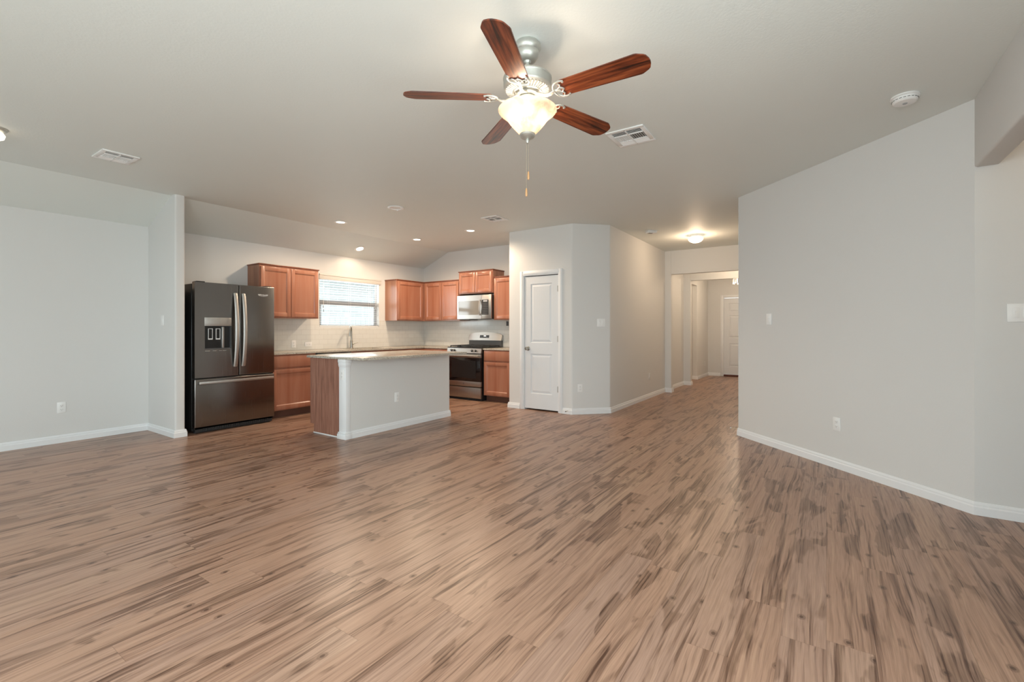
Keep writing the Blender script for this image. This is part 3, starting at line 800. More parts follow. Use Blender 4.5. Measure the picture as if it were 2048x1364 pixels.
for i in range(3):
    x0 = 0.05 + i * 0.55
    q = cab_door(isl, 'cabinet_door', x0, x0 + 0.53, 0.118, 0.86, 0.0); q.rotation_euler = (0, 0, PI); q.location = (IW + 0.03, ID - 0.020, 0)
b = B(); ITZ = CT0 + .012
add_box(b, -0.005, IW + 0.0, -0.32, ID + 0.035, ITZ, ITZ + 0.026, 0.003)
o = obj('countertop', b, 'granite', isl, True)

# ------------------------------------------------------------ refrigerator
fr = thing('refrigerator', 'black stainless french-door refrigerator with a bottom freezer drawer', 'refrigerator', (2.388, 6.05, 0))
FW, FH = 0.945, 1.775
box('body', 'black', fr, 0.0, FW, 0.075, 0.735, 0.03, FH - 0.02, 0.004)
sx = 0.493
def slab(b, x0, x1, z0, z1, bev=0.008): add_box(b, x0, x1, 0.0, 0.068, z0, z1, bev, 3)
dz0 = 0.652
# left door with a sunk dispenser
rx0, rx1, rz0, rz1 = 0.108, 0.402, 0.985, 1.262
b = B()
add_box(b, 0.004, rx0, 0.0, 0.068, dz0, FH); add_box(b, rx1, sx - 0.005, 0.0, 0.068, dz0, FH)
add_box(b, rx0, rx1, 0.0, 0.068, rz1, FH); add_box(b, rx0, rx1, 0.0, 0.068, dz0, rz0); add_box(b, rx0, rx1, 0.058, 0.068, rz0, rz1)
bmesh.ops.remove_doubles(b, verts=b.verts, dist=1e-5)
ld = obj('refrigerator_door', b, 'blacksteel', fr); ld['label'] = 'left refrigerator door with ice and water dispenser'
b = B()
add_box(b, rx0, rx1, 0.050, 0.058, rz0, rz1); add_box(b, rx0, rx0 + .004, 0.002, 0.050, rz0, rz1); add_box(b, rx1 - .004, rx1, 0.002, 0.050, rz0, rz1)
add_box(b, rx0 + .004, rx1 - .004, 0.002, 0.050, rz1 - .004, rz1); add_box(b, rx0 + .004, rx1 - .004, 0.0, 0.050, rz0, rz0 + .012)
obj('dispenser_niche', b, 'darkgrey', ld)
b = B(); add_box(b, rx0 - .002, rx1 + .002, -0.003, 0.004, rz1, 1.362, 0.002); obj('dispenser_panel', b, 'handle', ld, True)
for x in (0.178, 0.262):
    b = B(); w_, h_ = 0.024, 0.066; zc = 1.165; t_ = 0.005
    for q in ((x - w_, x - w_ + t_, zc - h_, zc + h_), (x + w_ - t_, x + w_, zc - h_, zc + h_), (x - w_ + t_, x + w_ - t_, zc + h_ - t_, zc + h_), (x - w_ + t_, x + w_ - t_, zc - h_, zc - h_ + 2.6 * t_)):
        add_box(b, q[0], q[1], 0.018, 0.026, q[2], q[3])
    p_ = obj('dispenser_paddle', b, 'plastic', ld); p_['label'] = 'dispenser paddle with a pale rim'
    b = B(); add_box(b, x - w_ + t_, x + w_ - t_, 0.022, 0.030, zc - h_ + t_, zc + h_ - t_); obj('paddle_pad', b, 'black', p_)
b = B(); add_box(b, 0.302, 0.330, 0.012, 0.050, rz0 + .012, rz1 - .01, 0.006); obj('dispenser_column', b, 'handle', ld, True)
for x0, x1 in ((0.112, 0.165), (0.195, 0.235), (0.265, 0.298), (0.305, 0.345)):
    b = B(); add_box(b, x0, x1, -0.001, 0.0, 0.962, 0.968); obj('dispenser_marking', b, 'handle', ld)
b = B(); slab(b, sx + 0.005, FW - 0.004, dz0, FH); rd = obj('refrigerator_door', b, 'blacksteel', fr, True)
b = B(); slab(b, 0.004, FW - 0.004, 0.075, 0.638); fd = obj('freezer_drawer', b, 'blacksteel', fr, True)
box('door_gap', 'black', fr, 0.008, FW - 0.008, 0.03, 0.075, 0.05, FH - 0.008)
def bowed(x, par):
    b = B(); P = []; n = 18
    for i in range(n + 1):
        u = i / n; P.append((x, -0.012 - 0.050 * math.sin(PI * u) ** 0.75, 0.765 + 0.90 * u))
    add_tube(b, P, 0.019, 10, True, (0.45, 1.2))
    for z in (0.772, 1.658): add_box(b, x - 0.014, x + 0.014, -0.016, 0.001, z - 0.012, z + 0.012, 0.003)
    h = obj('handle', b, 'handle', par, True)
bowed(sx - 0.048, ld); bowed(sx + 0.048, rd)
b = B(); add_box(b, 0.035, FW - 0.035, -0.050, -0.032, 0.578, 0.610, 0.006)
for x in (0.05, FW - 0.08): add_box(b, x, x + 0.03, -0.034, 0.001, 0.584, 0.604, 0.003)
obj('handle', b, 'handle', fd, True)
b = B(); add_box(b, 0.02, FW - 0.02, 0.03, 0.075, 0.012, 0.070)
for i in range(30): add_box(b, 0.10 + i * 0.026, 0.118 + i * 0.026, 0.024, 0.030, 0.022, 0.055)
obj('toe_grille', b, 'blackmatte', fr)
for x in (0.05, FW - 0.05):
    for y in (0.10, 0.65):
        b = B(); add_cyl(b, (x, y, 0.0), (x, y, 0.03), 0.02); obj('foot', b, 'darkgrey', fr, True)
for x in (0.03, FW - 0.12): box('hinge_cover', 'black', fr, x, x + 0.09, 0.02, 0.12, FH - .003, FH + 0.012, 0.004)
text_mesh('badge_lettering', 'Whirlpool', 0.030, 0.0008, 'plastic', rd, (0.79, -0.0012, 1.665), (PI / 2, 0, 0))
b = B(); add_tube(b, [(0.735 + .11 * math.cos(a) / 2 + .055, -0.001, 1.665 + .017 * math.sin(a)) for a in [math.radians(200 + 14 * i) for i in range(16)]], 0.0011, 6); obj('badge_swoosh', b, 'plastic', rd)

# ------------------------------------------------------------ range
rg = thing('gas_range', 'stainless gas range with black oven window against the tile wall', 'range', (6.20, 5.592, 0), -PI / 2)
RW = 0.766
box('body', 'black', rg, 0.004, RW - 0.004, 0.035, 0.655, 0.03, 0.885)
b = B(); add_prism_axis(b, [(-0.005, 0.812), (0.04, 0.812), (0.04, 0.900), (0.016, 0.900)], 0.002, RW - 0.002, 'x'); cp = obj('control_panel', b, 'steel', rg)
for x in (0.10, 0.165, 0.56, 0.64):
    b = B(); add_lathe(b, [(0, 0), (0.021, 0), (0.021, 0.006), (0.017, 0.010), (0.015, 0.028), (0, 0.030)], 20)
    kn = obj('knob', b, 'black', cp, True); kn.location = (x, 0.006, 0.855); kn.rotation_euler = (PI / 2 - 0.2, 0, 0)
    b = B(); add_lathe(b, [(0.008, 0.031), (0.011, 0.029), (0.015, 0.0295), (0.013, 0.032), (0.008, 0.031)], 18); c2 = obj('knob_ring', b, 'steel', kn, True)
b = B(); add_box(b, 0.0, RW, 0.010, 0.60, 0.896, 0.912, 0.004); obj('cooktop', b, 'black', rg, True)
for gx in (0.03, 0.275, 0.52):
    b = B(); w_ = 0.216
    for x in (gx, gx + w_): add_box(b, x - .005, x + .005, 0.06, 0.57, 0.926, 0.940, 0.002)
    for y in (0.06, 0.19, 0.315, 0.44, 0.57): add_box(b, gx, gx + w_, y - .005, y + .005, 0.926, 0.940, 0.002)
    add_box(b, gx + w_ / 2 - .005, gx + w_ / 2 + .005, 0.06, 0.57, 0.928, 0.942, 0.002)
    for x in (gx, gx + w_):
        for y in (0.065, 0.565): add_box(b, x - .006, x + .006, y - .006, y + .006, 0.911, 0.928)
    obj('grate', b, 'iron', rg, True)
for x, y, r in ((0.138, 0.17, 0.04), (0.138, 0.46, 0.035), (0.383, 0.315, 0.045), (0.628, 0.17, 0.045), (0.628, 0.46, 0.035)):
    b = B(); add_lathe(b, [(0, 0.911), (r, 0.911), (r, 0.918), (r * .7, 0.923), (0, 0.924)], 20, (x, y)); obj('burner', b, 'iron', rg, True)
b = B()
add_box(b, 0.005, RW - 0.005, 0.002, 0.034, 0.240, 0.797)
add_box(b, 0.004, RW - 0.004, -0.004, 0.034, 0.735, 0.798, 0.003); add_box(b, 0.004, RW - 0.004, -0.004, 0.034, 0.240, 0.328, 0.003)
od = obj('oven_door', b, 'steel', rg, True)
b = B(); add_box(b, 0.004, RW - 0.004, -0.006, 0.034, 0.328, 0.735, 0.003); gp = obj('oven_glass', b, 'ovenglass', od, True)
b = B(); add_box(b, 0.11, RW - 0.11, -0.0068, -0.005, 0.385, 0.685, 0.0005); obj('viewing_window', b, 'black', gp)
b = B(); add_tube(b, [(0.03, -0.045, 0.766), (RW / 2, -0.052, 0.766), (RW - 0.03, -0.045, 0.766)], 0.013, 12)
for x in (0.05, RW - 0.05): add_cyl(b, (x, -0.045, 0.766), (x, -0.002, 0.766), 0.009)
obj('handle', b, 'steel', od, True)
b = B(); add_lathe(b, [(0, 0), (0.013, 0), (0.013, 0.002), (0, 0.0025)], 24); em = obj('emblem', b, 'darkgrey', od, True); em.location = (RW / 2, -0.004, 0.286); em.rotation_euler = (PI / 2, 0, 0)
text_mesh('emblem_lettering', 'GE', 0.013, 0.0004, 'plastic', em, (0, 0, 0.003), (0, 0, 0))
box('storage_drawer', 'steel', rg, 0.004, RW - 0.004, -0.004, 0.034, 0.045, 0.226, 0.003)
box('kick_base', 'blackmatte', rg, 0.02, RW - 0.02, 0.05, 0.60, 0.0, 0.04)
# backguard with an arched top and a leaning face
b = B(); n = 14; fr_, bk = [], []
for i in range(n + 1):
    u = i / n; x = 0.004 + (RW - 0.008) * u; top = 1.115 + 0.058 * (1 - (2 * u - 1) ** 2) ** 0.6
    fr_.append((x, top))
va = [b.verts.new((x, 0.585, 1.020)) for x, z in fr_]; vb = [b.verts.new((x, 0.618, z)) for x, z in fr_]
vc = [b.verts.new((x, 0.655, z - 0.006)) for x, z in fr_]; vd = [b.verts.new((x, 0.655, 1.020)) for x, z in fr_]
for i in range(n):
    for p, q in ((va, vb), (vb, vc), (vc, vd), (vd, va)): b.faces.new((p[i], p[i + 1], q[i + 1], q[i]))
b.faces.new((va[0], vb[0], vc[0], vd[0])); b.faces.new((va[-1], vd[-1], vc[-1], vb[-1]))
bg = obj('backguard', b, 'steel', rg, True)
box('backguard_vent', 'darkgrey', rg, 0.012, RW - 0.012, 0.600, 0.655, 0.905, 1.020)
b = B(); add_box(b, -0.11, 0.10, -0.0015, 0.0015, -0.026, 0.026, 0.001); ds = obj('display_panel', b, 'black', bg); ds.location = (RW / 2, 0.604, 1.092); ds.rotation_euler = (-0.213, 0, 0)
ds.location = (RW / 2, 0.598, 1.090)
b = B(); add_box(b, -0.018, 0.030, -0.0025, -0.001, 0.002, 0.018); obj('display_digits', b, 'crystal_lit', ds)
for x_, n_ in ((-0.095, 4), (0.042, 3)):
    b = B()
    for i in range(n_): add_box(b, x_ + i * .018, x_ + .010 + i * .018, -0.0025, -0.001, -0.016, -0.008)
    obj('display_buttons', b, 'darkgrey', ds)

# ------------------------------------------------------------ microwave
mw = thing('microwave', 'stainless over-the-range microwave under the small raised cabinet', 'microwave', (6.475, 5.592, 1.408), -PI / 2)
MW, MH = 0.782, 0.422
MWn = 0.772
box('body', 'blackmatte', mw, 0.0, MWn, 0.03, 0.385, 0.0, MH - 0.004)
b = B(); gx0, gx1, gz0, gz1 = 0.035, 0.50, 0.072, 0.322
for q in ((0, gx0, 0, MH), (gx1, 0.56, 0, MH), (gx0, gx1, 0, gz0), (gx0, gx1, gz1, MH)): add_box(b, q[0], q[1], 0.0, 0.03, q[2], q[3])
bmesh.ops.remove_doubles(b, verts=b.verts, dist=1e-5)
md = obj('door', b, 'steel_z', mw)
b = B(); add_box(b, gx0, gx1, 0.004, 0.028, gz0, gz1); obj('door_window', b, 'mwglass', md)
b = B(); P = [(0.532, -0.008 - 0.028 * math.sin(PI * u / 10) ** 0.7, 0.065 + 0.27 * u / 10) for u in range(11)]
add_tube(b, P, 0.011, 10); obj('handle', b, 'steel_z', md, True)
b = B(); add_box(b, 0.562, MWn, 0.0, 0.03, 0.0, MH, 0.002); cf = obj('control_frame', b, 'steel_z', mw, True)
b = B(); add_box(b, 0.570, 0.715, -0.002, 0.002, 0.07, 0.335, 0.001); kp = obj('keypad', b, 'black', cf)
b = B()
for i in range(4):
    for j in range(7): add_box(b, 0.582 + i * .032, 0.604 + i * .032, -0.003, -0.0015, 0.082 + j * .030, 0.098 + j * .030)
obj('keypad_buttons', b, 'darkgrey', kp)
b = B(); add_box(b, 0.60, 0.69, -0.003, -0.0015, 0.298, 0.325); obj('display', b, 'frame_grey', kp)
b = B(); add_box(b, 0.02, 0.24, 0.05, 0.30, -0.016, 0.0); obj('filter_grille', b, 'grey_shadow', mw)
b = B(); add_box(b, 0.26, 0.76, 0.03, 0.36, -0.004, 0.0); obj('underside_plate', b, 'black', mw)

# ------------------------------------------------------------ outlets and switches
def plate(kind, label, loc, rz, w=0.072, h=0.116, z_rot=False, cat=None, group=None, mat='plastic', toggles=1):
    t = thing('electrical_outlet' if kind == 'outlet' else 'light_switch', label, cat or ('outlet' if kind == 'outlet' else 'switch'), loc, rz, group)
    b = B(); add_box(b, -w / 2, w / 2, -0.006, 0, -h / 2, h / 2, 0.0025, 2); obj('cover_plate', b, mat, t, True)
    horiz = w > h and kind == 'outlet'
    if kind == 'outlet':
        for s in (-1, 1):
            cx, cz = (s * 0.020, 0) if horiz else (0, s * 0.020)
            b = B(); add_box(b, cx - .015, cx + .015, -0.008, -0.005, cz - .014, cz + .014, 0.002); r = obj('receptacle', b, mat, t, True)
            b = B(); add_box(b, cx - .008, cx - .006, -0.0086, -0.0078, cz - .003, cz + .006); add_box(b, cx + .006, cx + .008, -0.0086, -0.0078, cz - .003, cz + .006); add_box(b, cx - .002, cx + .002, -0.0086, -0.0078, cz - .010, cz - .006)
            obj('slots', b, 'grey_shadow', r)
    else:
        for i in range(toggles):
            cx = (i - (toggles - 1) / 2) * 0.046
            b = B(); add_box(b, cx - .0155, cx + .0155, -0.008, -0.005, -0.033, 0.033, 0.0015); r = obj('switch_frame', b, mat, t, True)
            b = B(); add_prism_axis(b, [(-0.0075, -0.013), (-0.0115, 0.011), (-0.0075, 0.013)], cx - .0055, cx + .0055, 'x'); obj('toggle', b, mat, r)
    return t
plate('outlet', 'white duplex outlet low on the left dining wall', (1.425, YW, 0.378), 0)
plate('switch', 'narrow white switch on the wing wall left of the refrigerator', (2.2, 6.40, 1.325), -PI / 2)
plate('outlet', 'white duplex outlet low on the island front', (3.96, 4.40, 0.385), 0)
plate('outlet', 'white outlet on the end post of the island', (3.22, 4.455, 0.715), -PI / 2, w=0.052)
plate('outlet', 'white upright outlet on the tile just right of the refrigerator', (4.055, YW - .008, 0.995), 0)
plate('outlet', 'white sideways outlet on the tile below the left window corner', (4.30, YW - .008, 0.985), 0, w=0.116, h=0.072)
plate('switch', 'white double switch on the angled wall right of the pantry door', (6.31, 2.71, 1.318), -PI / 4, w=0.125, toggles=2)
plate('outlet', 'white outlet low on the angled wall right of the pantry door', (6.084, 2.936, 0.377), -PI / 4)
plate('outlet', 'white outlet low on the left hallway wall', (8.228, 2.61, 0.39), 0)
plate('outlet', 'tiny outlet low on the entry wall near the front door', (12.75, 2.61, 0.34), 0)
plate('switch', 'small white switch high on the large diagonal wall', (5.558, 0.498, 1.328), -3 * PI / 4, w=0.072)
plate('outlet', 'white outlet low on the large diagonal wall', (4.983, -0.077, 0.388), -3 * PI / 4)
plate('switch', 'white double switch at the right edge of the photo beyond the header', (4.25, -1.022, 1.325), -PI / 2, w=0.125, toggles=2)
t = plate('outlet', 'small black outlet under the wall cabinet beside the pantry', (XS - .008, 4.742, 1.325), -PI / 2, w=0.05, h=0.08, mat='darkgrey')

# ------------------------------------------------------------ ceiling registers
def register(label, loc, sx_, sy_, style, rz=0):
    """square ceiling air register hanging just under the ceiling; local z=0 at the ceiling"""
    t = thing('ceiling_vent', label, 'vent', loc, rz, 'ceiling air vents')
    hx, hy = sx_ / 2, sy_ / 2; bd = 0.035
    b = B()
    for q in ((-hx, -hx + bd, -hy, hy), (hx - bd, hx, -hy, hy), (-hx + bd, hx - bd, -hy, -hy + bd), (-hx + bd, hx - bd, hy - bd, hy)):
        add_box(b, q[0], q[1], q[2], q[3], -0.010, 0.0, 0.003, 2)
    obj('frame', b, 'plastic', t, True)
    b = B(); add_box(b, -hx + bd, hx - bd, -hy + bd, hy - bd, -0.0015, 0.0); obj('backing', b, 'grey_shadow', t)
    ix, iy = hx - bd, hy - bd
    b = B(); n = 13
    # centre bank of short blades, long blades on both sides, a bar in the middle
    cw = ix * 0.42
    for i in range(n):
        y = -iy + 0.008 + (2 * iy - 0.016) * i / (n - 1)
        s = 1 if (style == 0 or i < n / 2) else -1
        add_prism_axis(b, [(y - .005 * s, -0.011), (y - .003 * s, -0.011), (y + .006 * s, -0.002), (y + .004 * s, -0.002)], -cw, cw, 'x')
    obj('short_blades', b, 'plastic', t)
    for s in (-1, 1):
        b = B()
        for k in range(3):
            x = s * (cw + 0.012 + k * (ix - cw - 0.012) / 3)
            add_prism_axis(b, [(x, -0.003), (x + .0015 * s, -0.002), (x + .016 * s, -0.011), (x + .0145 * s, -0.012)], -iy, iy, 'y')
        obj('long_blades', b, 'plastic', t)
    b = B(); add_box(b, -ix, ix, -0.005, 0.005, -0.0125, -0.003); add_box(b, -cw - .006, -cw, -iy, iy, -0.012, -0.003); add_box(b, cw, cw + .006, -iy, iy, -0.012, -0.003)
    obj('divider', b, 'plastic', t)
    for x, y in ((-hx + .018, 0), (hx - .018, 0)):
        b = B(); add_lathe(b, [(0, -0.0125), (0.004, -0.012), (0.005, -0.010), (0, -0.010)], 10, (x, y)); obj('screw', b, 'nickel', t, True)
    return t
register('square white ceiling vent at the left above the dining area', (1.432, 5.178, H), 0.30, 0.26, 0, PI / 2)
register('large white ceiling vent beside the fan blade tip', (3.55, 1.272, H), 0.33, 0.295, 1)
register('white ceiling vent near the kitchen in front of the pantry', (5.142, 3.765, H), 0.30, 0.26, 0)

# detectors and covers
t = thing('smoke_detector', 'round white smoke detector on the ceiling at the right', 'smoke detector', (3.95, -0.425, H), 0.4)
b = B(); add_lathe(b, [(0, 0), (0.076, 0), (0.077, -0.008), (0.070, -0.012), (0, -0.012)], 40); obj('mounting_base', b, 'plastic', t, True)
b = B(); add_lathe(b, [(0.0, -0.012), (0.066, -0.012), (0.068, -0.020), (0.066, -0.034), (0.058, -0.042), (0.030, -0.045), (0, -0.045)], 40); bd_ = obj('body', b, 'plastic', t, True)
b = B()
for i in range(20):
    a = 2 * PI * i / 20
    add_tube(b, [(0.068 * math.cos(a), 0.068 * math.sin(a), -0.026), (0.068 * math.cos(a + .2), 0.068 * math.sin(a + .2), -0.026)], 0.002, 6)
obj('vent_slots', b, 'grey_shadow', bd_)
b = B(); add_lathe(b, [(0, -0.048), (0.012, -0.048), (0.014, -0.044), (0, -0.044)], 20, (0.0, 0.0)); obj('test_button', b, 'frame_grey', bd_, True)
t = thing('carbon_monoxide_alarm', 'oblong white alarm on the ceiling by the hallway entrance', 'alarm', (7.13, 2.235, H), -0.8)
b = B(); add_box(b, -0.085, 0.085, -0.06, 0.06, -0.012, 0, 0.005); obj('mounting_base', b, 'plastic', t, True)
b = B(); add_box(b, -0.075, 0.075, -0.052, 0.052, -0.040, -0.012, 0.012, 3); bd_ = obj('body', b, 'plastic', t, True)
b = B()
for i in range(6): add_box(b, -0.05 + i * .012, -0.044 + i * .012, -0.03, 0.03, -0.0412, -0.0395)
obj('sound_slots', b, 'grey_shadow', bd_)
t = thing('ceiling_speaker', 'round unlit white ceiling disc nearest the island', 'speaker', (3.985, 4.444, H))
b = B(); add_lathe(b, [(0.068, -0.001), (0.100, -0.001), (0.103, -0.006), (0.092, -0.014), (0.072, -0.012), (0.068, -0.001)], 40, closed=False); obj('trim_ring', b, 'plastic', t, True)
b = B(); add_lathe(b, [(0, -0.004), (0.060, -0.004), (0.070, -0.006), (0.070, -0.002), (0, -0.001)], 40); obj('grille', b, 'plastic', t, True)
b = B()
for k in range(3):
    a = 2 * PI * k / 3 + .6; add_box(b, .085 * math.cos(a) - .006, .085 * math.cos(a) + .006, .085 * math.sin(a) - .006, .085 * math.sin(a) + .006, -0.022, -0.010)
obj('clip', b, 'plastic', t)
t = thing('ceiling_canopy', 'round white canopy at the left edge of the ceiling', 'ceiling fixture', (0.71, 5.20, H))
b = B(); add_lathe(b, [(0, 0), (0.075, 0), (0.075, -0.010), (0.06, -0.024), (0.03, -0.03), (0, -0.03)], 36); obj('plate', b, 'fanmetal', t, True)
b = B(); add_lathe(b, [(0, -0.03), (0.05, -0.03), (0.062, -0.05), (0.055, -0.075), (0.03, -0.09), (0, -0.094)], 36); obj('glass_shade', b, 'hallglass', t, True)

# ------------------------------------------------------------ recessed downlights
def downlight(label, loc, tilt=0.0):
    t = thing('recessed_downlight', label, 'light', loc, 0, 'lit recessed downlights'); t.rotation_euler = (tilt, 0, 0)
    b = B(); add_lathe(b, [(0.055, -0.001), (0.088, -0.001), (0.090, -0.005), (0.080, -0.009), (0.062, -0.008), (0.055, -0.003)], 36); obj('trim_ring', b, 'plastic', t, True)
    b = B(); add_lathe(b, [(0, -0.006), (0.050, -0.005), (0.062, -0.004), (0.062, -0.001), (0, -0.001)], 36); obj('lamp_lens', b, 'lamp', t, True)
    return t
sl_a = math.atan2(H - SL_Z, YW - SL_Y)
DL = [('lit recessed downlight nearest the refrigerator', 4.083, 5.693, H, 0), ('lit recessed downlight farthest back on the slope above the sink', 5.06, 6.53, H - (6.53 - SL_Y) * math.tan(sl_a), -sl_a),
      ('middle lit recessed downlight over the kitchen aisle', 5.59, 5.72, H, 0), ('rightmost lit recessed downlight nearest the pantry wall', 5.553, 4.528, H, 0)]
for (lb, x, y, z, tl), pw in zip(DL, (72, 11, 80, 76)):
    downlight(lb, (x, y, z), tl)
    spot('downlight_beam', (x, y, z - 0.03), pw, WARM, 168, 0.5, 0.07)

# ------------------------------------------------------------ hall light and chandelier
t = thing('flush_ceiling_light', 'lit white glass flush dome light on the hallway ceiling', 'light', (7.86, 1.745, H))
b = B(); add_lathe(b, [(0, 0), (0.088, 0), (0.088, -0.030), (0.082, -0.034), (0, -0.034)], 40); obj('base', b, 'plastic', t, True)
b = B(); add_lathe(b, [(0.080, -0.030), (0.108, -0.040), (0.116, -0.058), (0.108, -0.082), (0.085, -0.104), (0.050, -0.118), (0, -0.124)], 40); obj('glass_dome', b, 'hallglass', t, True)
for k in range(8):
    pass
point('hall_light_bulb', (7.86, 1.745, H - 0.19), 15, (1.0, 0.73, 0.49), 0.08)
t = thing('crystal_chandelier', 'small glowing crystal chandelier in the entry near the front door', 'chandelier', (11.75, 1.66, H))
b = B(); add_lathe(b, [(0, 0), (0.06, 0), (0.06, -0.015), (0.02, -0.03), (0, -0.03)], 30); obj('canopy', b, 'nickel', t, True)
b = B(); add_cyl(b, (0, 0, -0.03), (0, 0, -0.30), 0.006); obj('rod', b, 'nickel', t, True)
b = B(); add_lathe(b, [(0.128, -0.30), (0.140, -0.30), (0.140, -0.325), (0.128, -0.325), (0.128, -0.30)], 36)
add_cyl(b, (-.13, 0, -0.305), (.13, 0, -0.305), 0.004); add_cyl(b, (0, -.13, -0.305), (0, .13, -0.305), 0.004)
obj('ring_frame', b, 'nickel', t, True)
M['crystal'] = simple('clear_crystal', (0.85, 0.82, 0.78), 0.05, spec=0.8)
for k in range(18):
    a = 2 * PI * k / 18; r = 0.128; x, y = r * math.cos(a), r * math.sin(a); l_ = 0.15 if k % 2 else 0.12
    b = B(); add_tube(b, [(x, y, -0.325), (x, y, -0.34), (x, y, -0.325 - l_ + .02), (x, y, -0.325 - l_)], [0.002, 0.011, 0.011, 0.002], 6); obj('crystal', b, 'crystal', t)
b = B(); add_lathe(b, [(0, -0.33), (0.05, -0.34), (0.06, -0.38), (0.05, -0.42), (0, -0.43)], 20); obj('bulb_cluster', b, 'crystal_lit', t, True)
point('chandelier_bulb', (11.75, 1.66, H - 0.52), 21, WARM, 0.1)
point('side_passage_light', (11.3, 3.4, 2.3), 11, WARM, 0.15)  # unseen point light without a fixture, brightens the side passage
t = thing('flush_ceiling_light', 'flush dome light in the side hall beyond the right header', 'light', (3.5, -1.9, H))
b = B(); add_lathe(b, [(0, 0), (0.088, 0), (0.088, -0.030), (0, -0.034)], 40); obj('base', b, 'plastic', t, True)
b = B(); add_lathe(b, [(0.080, -0.030), (0.116, -0.058), (0.085, -0.104), (0, -0.124)], 40); obj('glass_dome', b, 'hallglass', t, True)
t = thing('flush_ceiling_light', 'flush dome light between the two hallway headers', 'light', (9.95, 1.5, H))
b = B(); add_lathe(b, [(0, 0), (0.088, 0), (0.088, -0.030), (0, -0.034)], 40); obj('base', b, 'plastic', t, True)
b = B(); add_lathe(b, [(0.080, -0.030), (0.116, -0.058), (0.085, -0.104), (0, -0.124)], 40); obj('glass_dome', b, 'hallglass', t, True)
point('middle_hall_bulb', (9.95, 1.5, H - 0.2), 14, WARM, 0.08)
point('side_hall_bulb', (3.5, -1.9, H - 0.2), 7, WARM, 0.08)

# ------------------------------------------------------------ door stop
t = thing('door_stop', 'small spring door stop sticking out of the baseboard at the wall corner', 'door stop', (5.965, 0.855, 0.062))
b = B(); pts = []
for i in range(73):
    a = i * PI / 4; pts.append((0.004 * math.cos(a), 0.006 + 0.066 * i / 72, 0.004 * math.sin(a)))
add_tube(b, pts, 0.0014, 5); obj('spring', b, 'brass', t, True)
b = B(); add_cyl(b, (0, 0.070, 0), (0, 0.084, 0), 0.007, 12); obj('rubber_tip', b, 'plastic', t, True)
b = B(); add_cyl(b, (0, 0.0, 0), (0, 0.008, 0), 0.008, 12); obj('screw_base', b, 'brass', t, True)
t = thing('door_stop', 'tiny spring door stop on the baseboard by the pantry door', 'door stop', (5.984, 3.075, 0.05), PI / 2)
b = B(); add_tube(b, [(p[0], p[1], p[2]) for p in pts], 0.0014, 5); obj('spring', b, 'nickel', t, True)
b = B(); add_cyl(b, (0, 0.070, 0), (0, 0.084, 0), 0.007, 12); obj('rubber_tip', b, 'darkgrey', t, True)

# ------------------------------------------------------------ ceiling fan
FX, FY = 2.091, 1.316
fan = thing('ceiling_fan', 'pewter five-blade ceiling fan with dark wood blades and lit glass bowl', 'ceiling fan', (FX, FY, H))
Z = lambda z: z - H
b = B(); add_lathe(b, [(0, 0), (0.062, 0), (0.070, -0.012), (0.071, -0.030), (0.064, -0.043), (0.060, -0.047), (0.061, -0.056), (0.058, -0.074), (0.046, -0.092), (0.034, -0.098), (0.024, -0.098), (0.0, -0.090)], 48); obj('canopy', b, 'fanmetal', fan, True)
b = B(); add_cyl(b, (0, 0, -0.085), (0, 0, Z(2.553)), 0.0115, 20); add_lathe(b, [(0, -0.083), (0.017, -0.088), (0.021, -0.098), (0.015, -0.108), (0.0, -0.110)], 24); obj('downrod', b, 'fanmetal', fan, True)
b = B()
add_lathe(b, [(0, Z(2.566)), (0.026, Z(2.566)), (0.030, Z(2.560)), (0.122, Z(2.557)), (0.129, Z(2.552)), (0.1295, Z(2.545)), (0.127, Z(2.541)), (0.127, Z(2.506)), (0.124, Z(2.498)), (0.114, Z(2.490))], 64)
mot = obj('motor_housing', b, 'fanmetal', fan, True)
b = B(); add_lathe(b, [(0.114, Z(2.493)), (0.108, Z(2.491)), (0.072, Z(2.480)), (0.062, Z(2.478)), (0, Z(2.478))], 64); obj('vent_plate', b, 'grey_shadow', fan, True)
b = B()
for i in range(40):
    a = 2 * PI * i / 40; c, s = math.cos(a), math.sin(a)
    add_tube(b, [(0.114 * c, 0.114 * s, Z(2.489)), (0.095 * c, 0.095 * s, Z(2.484)), (0.076 * c, 0.076 * s, Z(2.478))], [0.0052, 0.0044, 0.0036], 6)
add_lathe(b, [(0.068, Z(2.478)), (0.072, Z(2.470)), (0.079, Z(2.472)), (0.080, Z(2.480)), (0.068, Z(2.478))], 48)
obj('vent_ribs', b, 'fanmetal', mot, True)
b = B(); add_lathe(b, [(0, Z(2.479)), (0.060, Z(2.479)), (0.062, Z(2.462)), (0.056, Z(2.456)), (0, Z(2.456))], 40); obj('flywheel', b, 'fanmetal', fan, True)
b = B(); add_lathe(b, [(0, Z(2.458)), (0.034, Z(2.458)), (0.046, Z(2.448)), (0.048, Z(2.412)), (0.040, Z(2.400)), (0.058, Z(2.392)), (0.060, Z(2.384)), (0, Z(2.384))], 40); obj('switch_housing', b, 'fanmetal', fan, True)

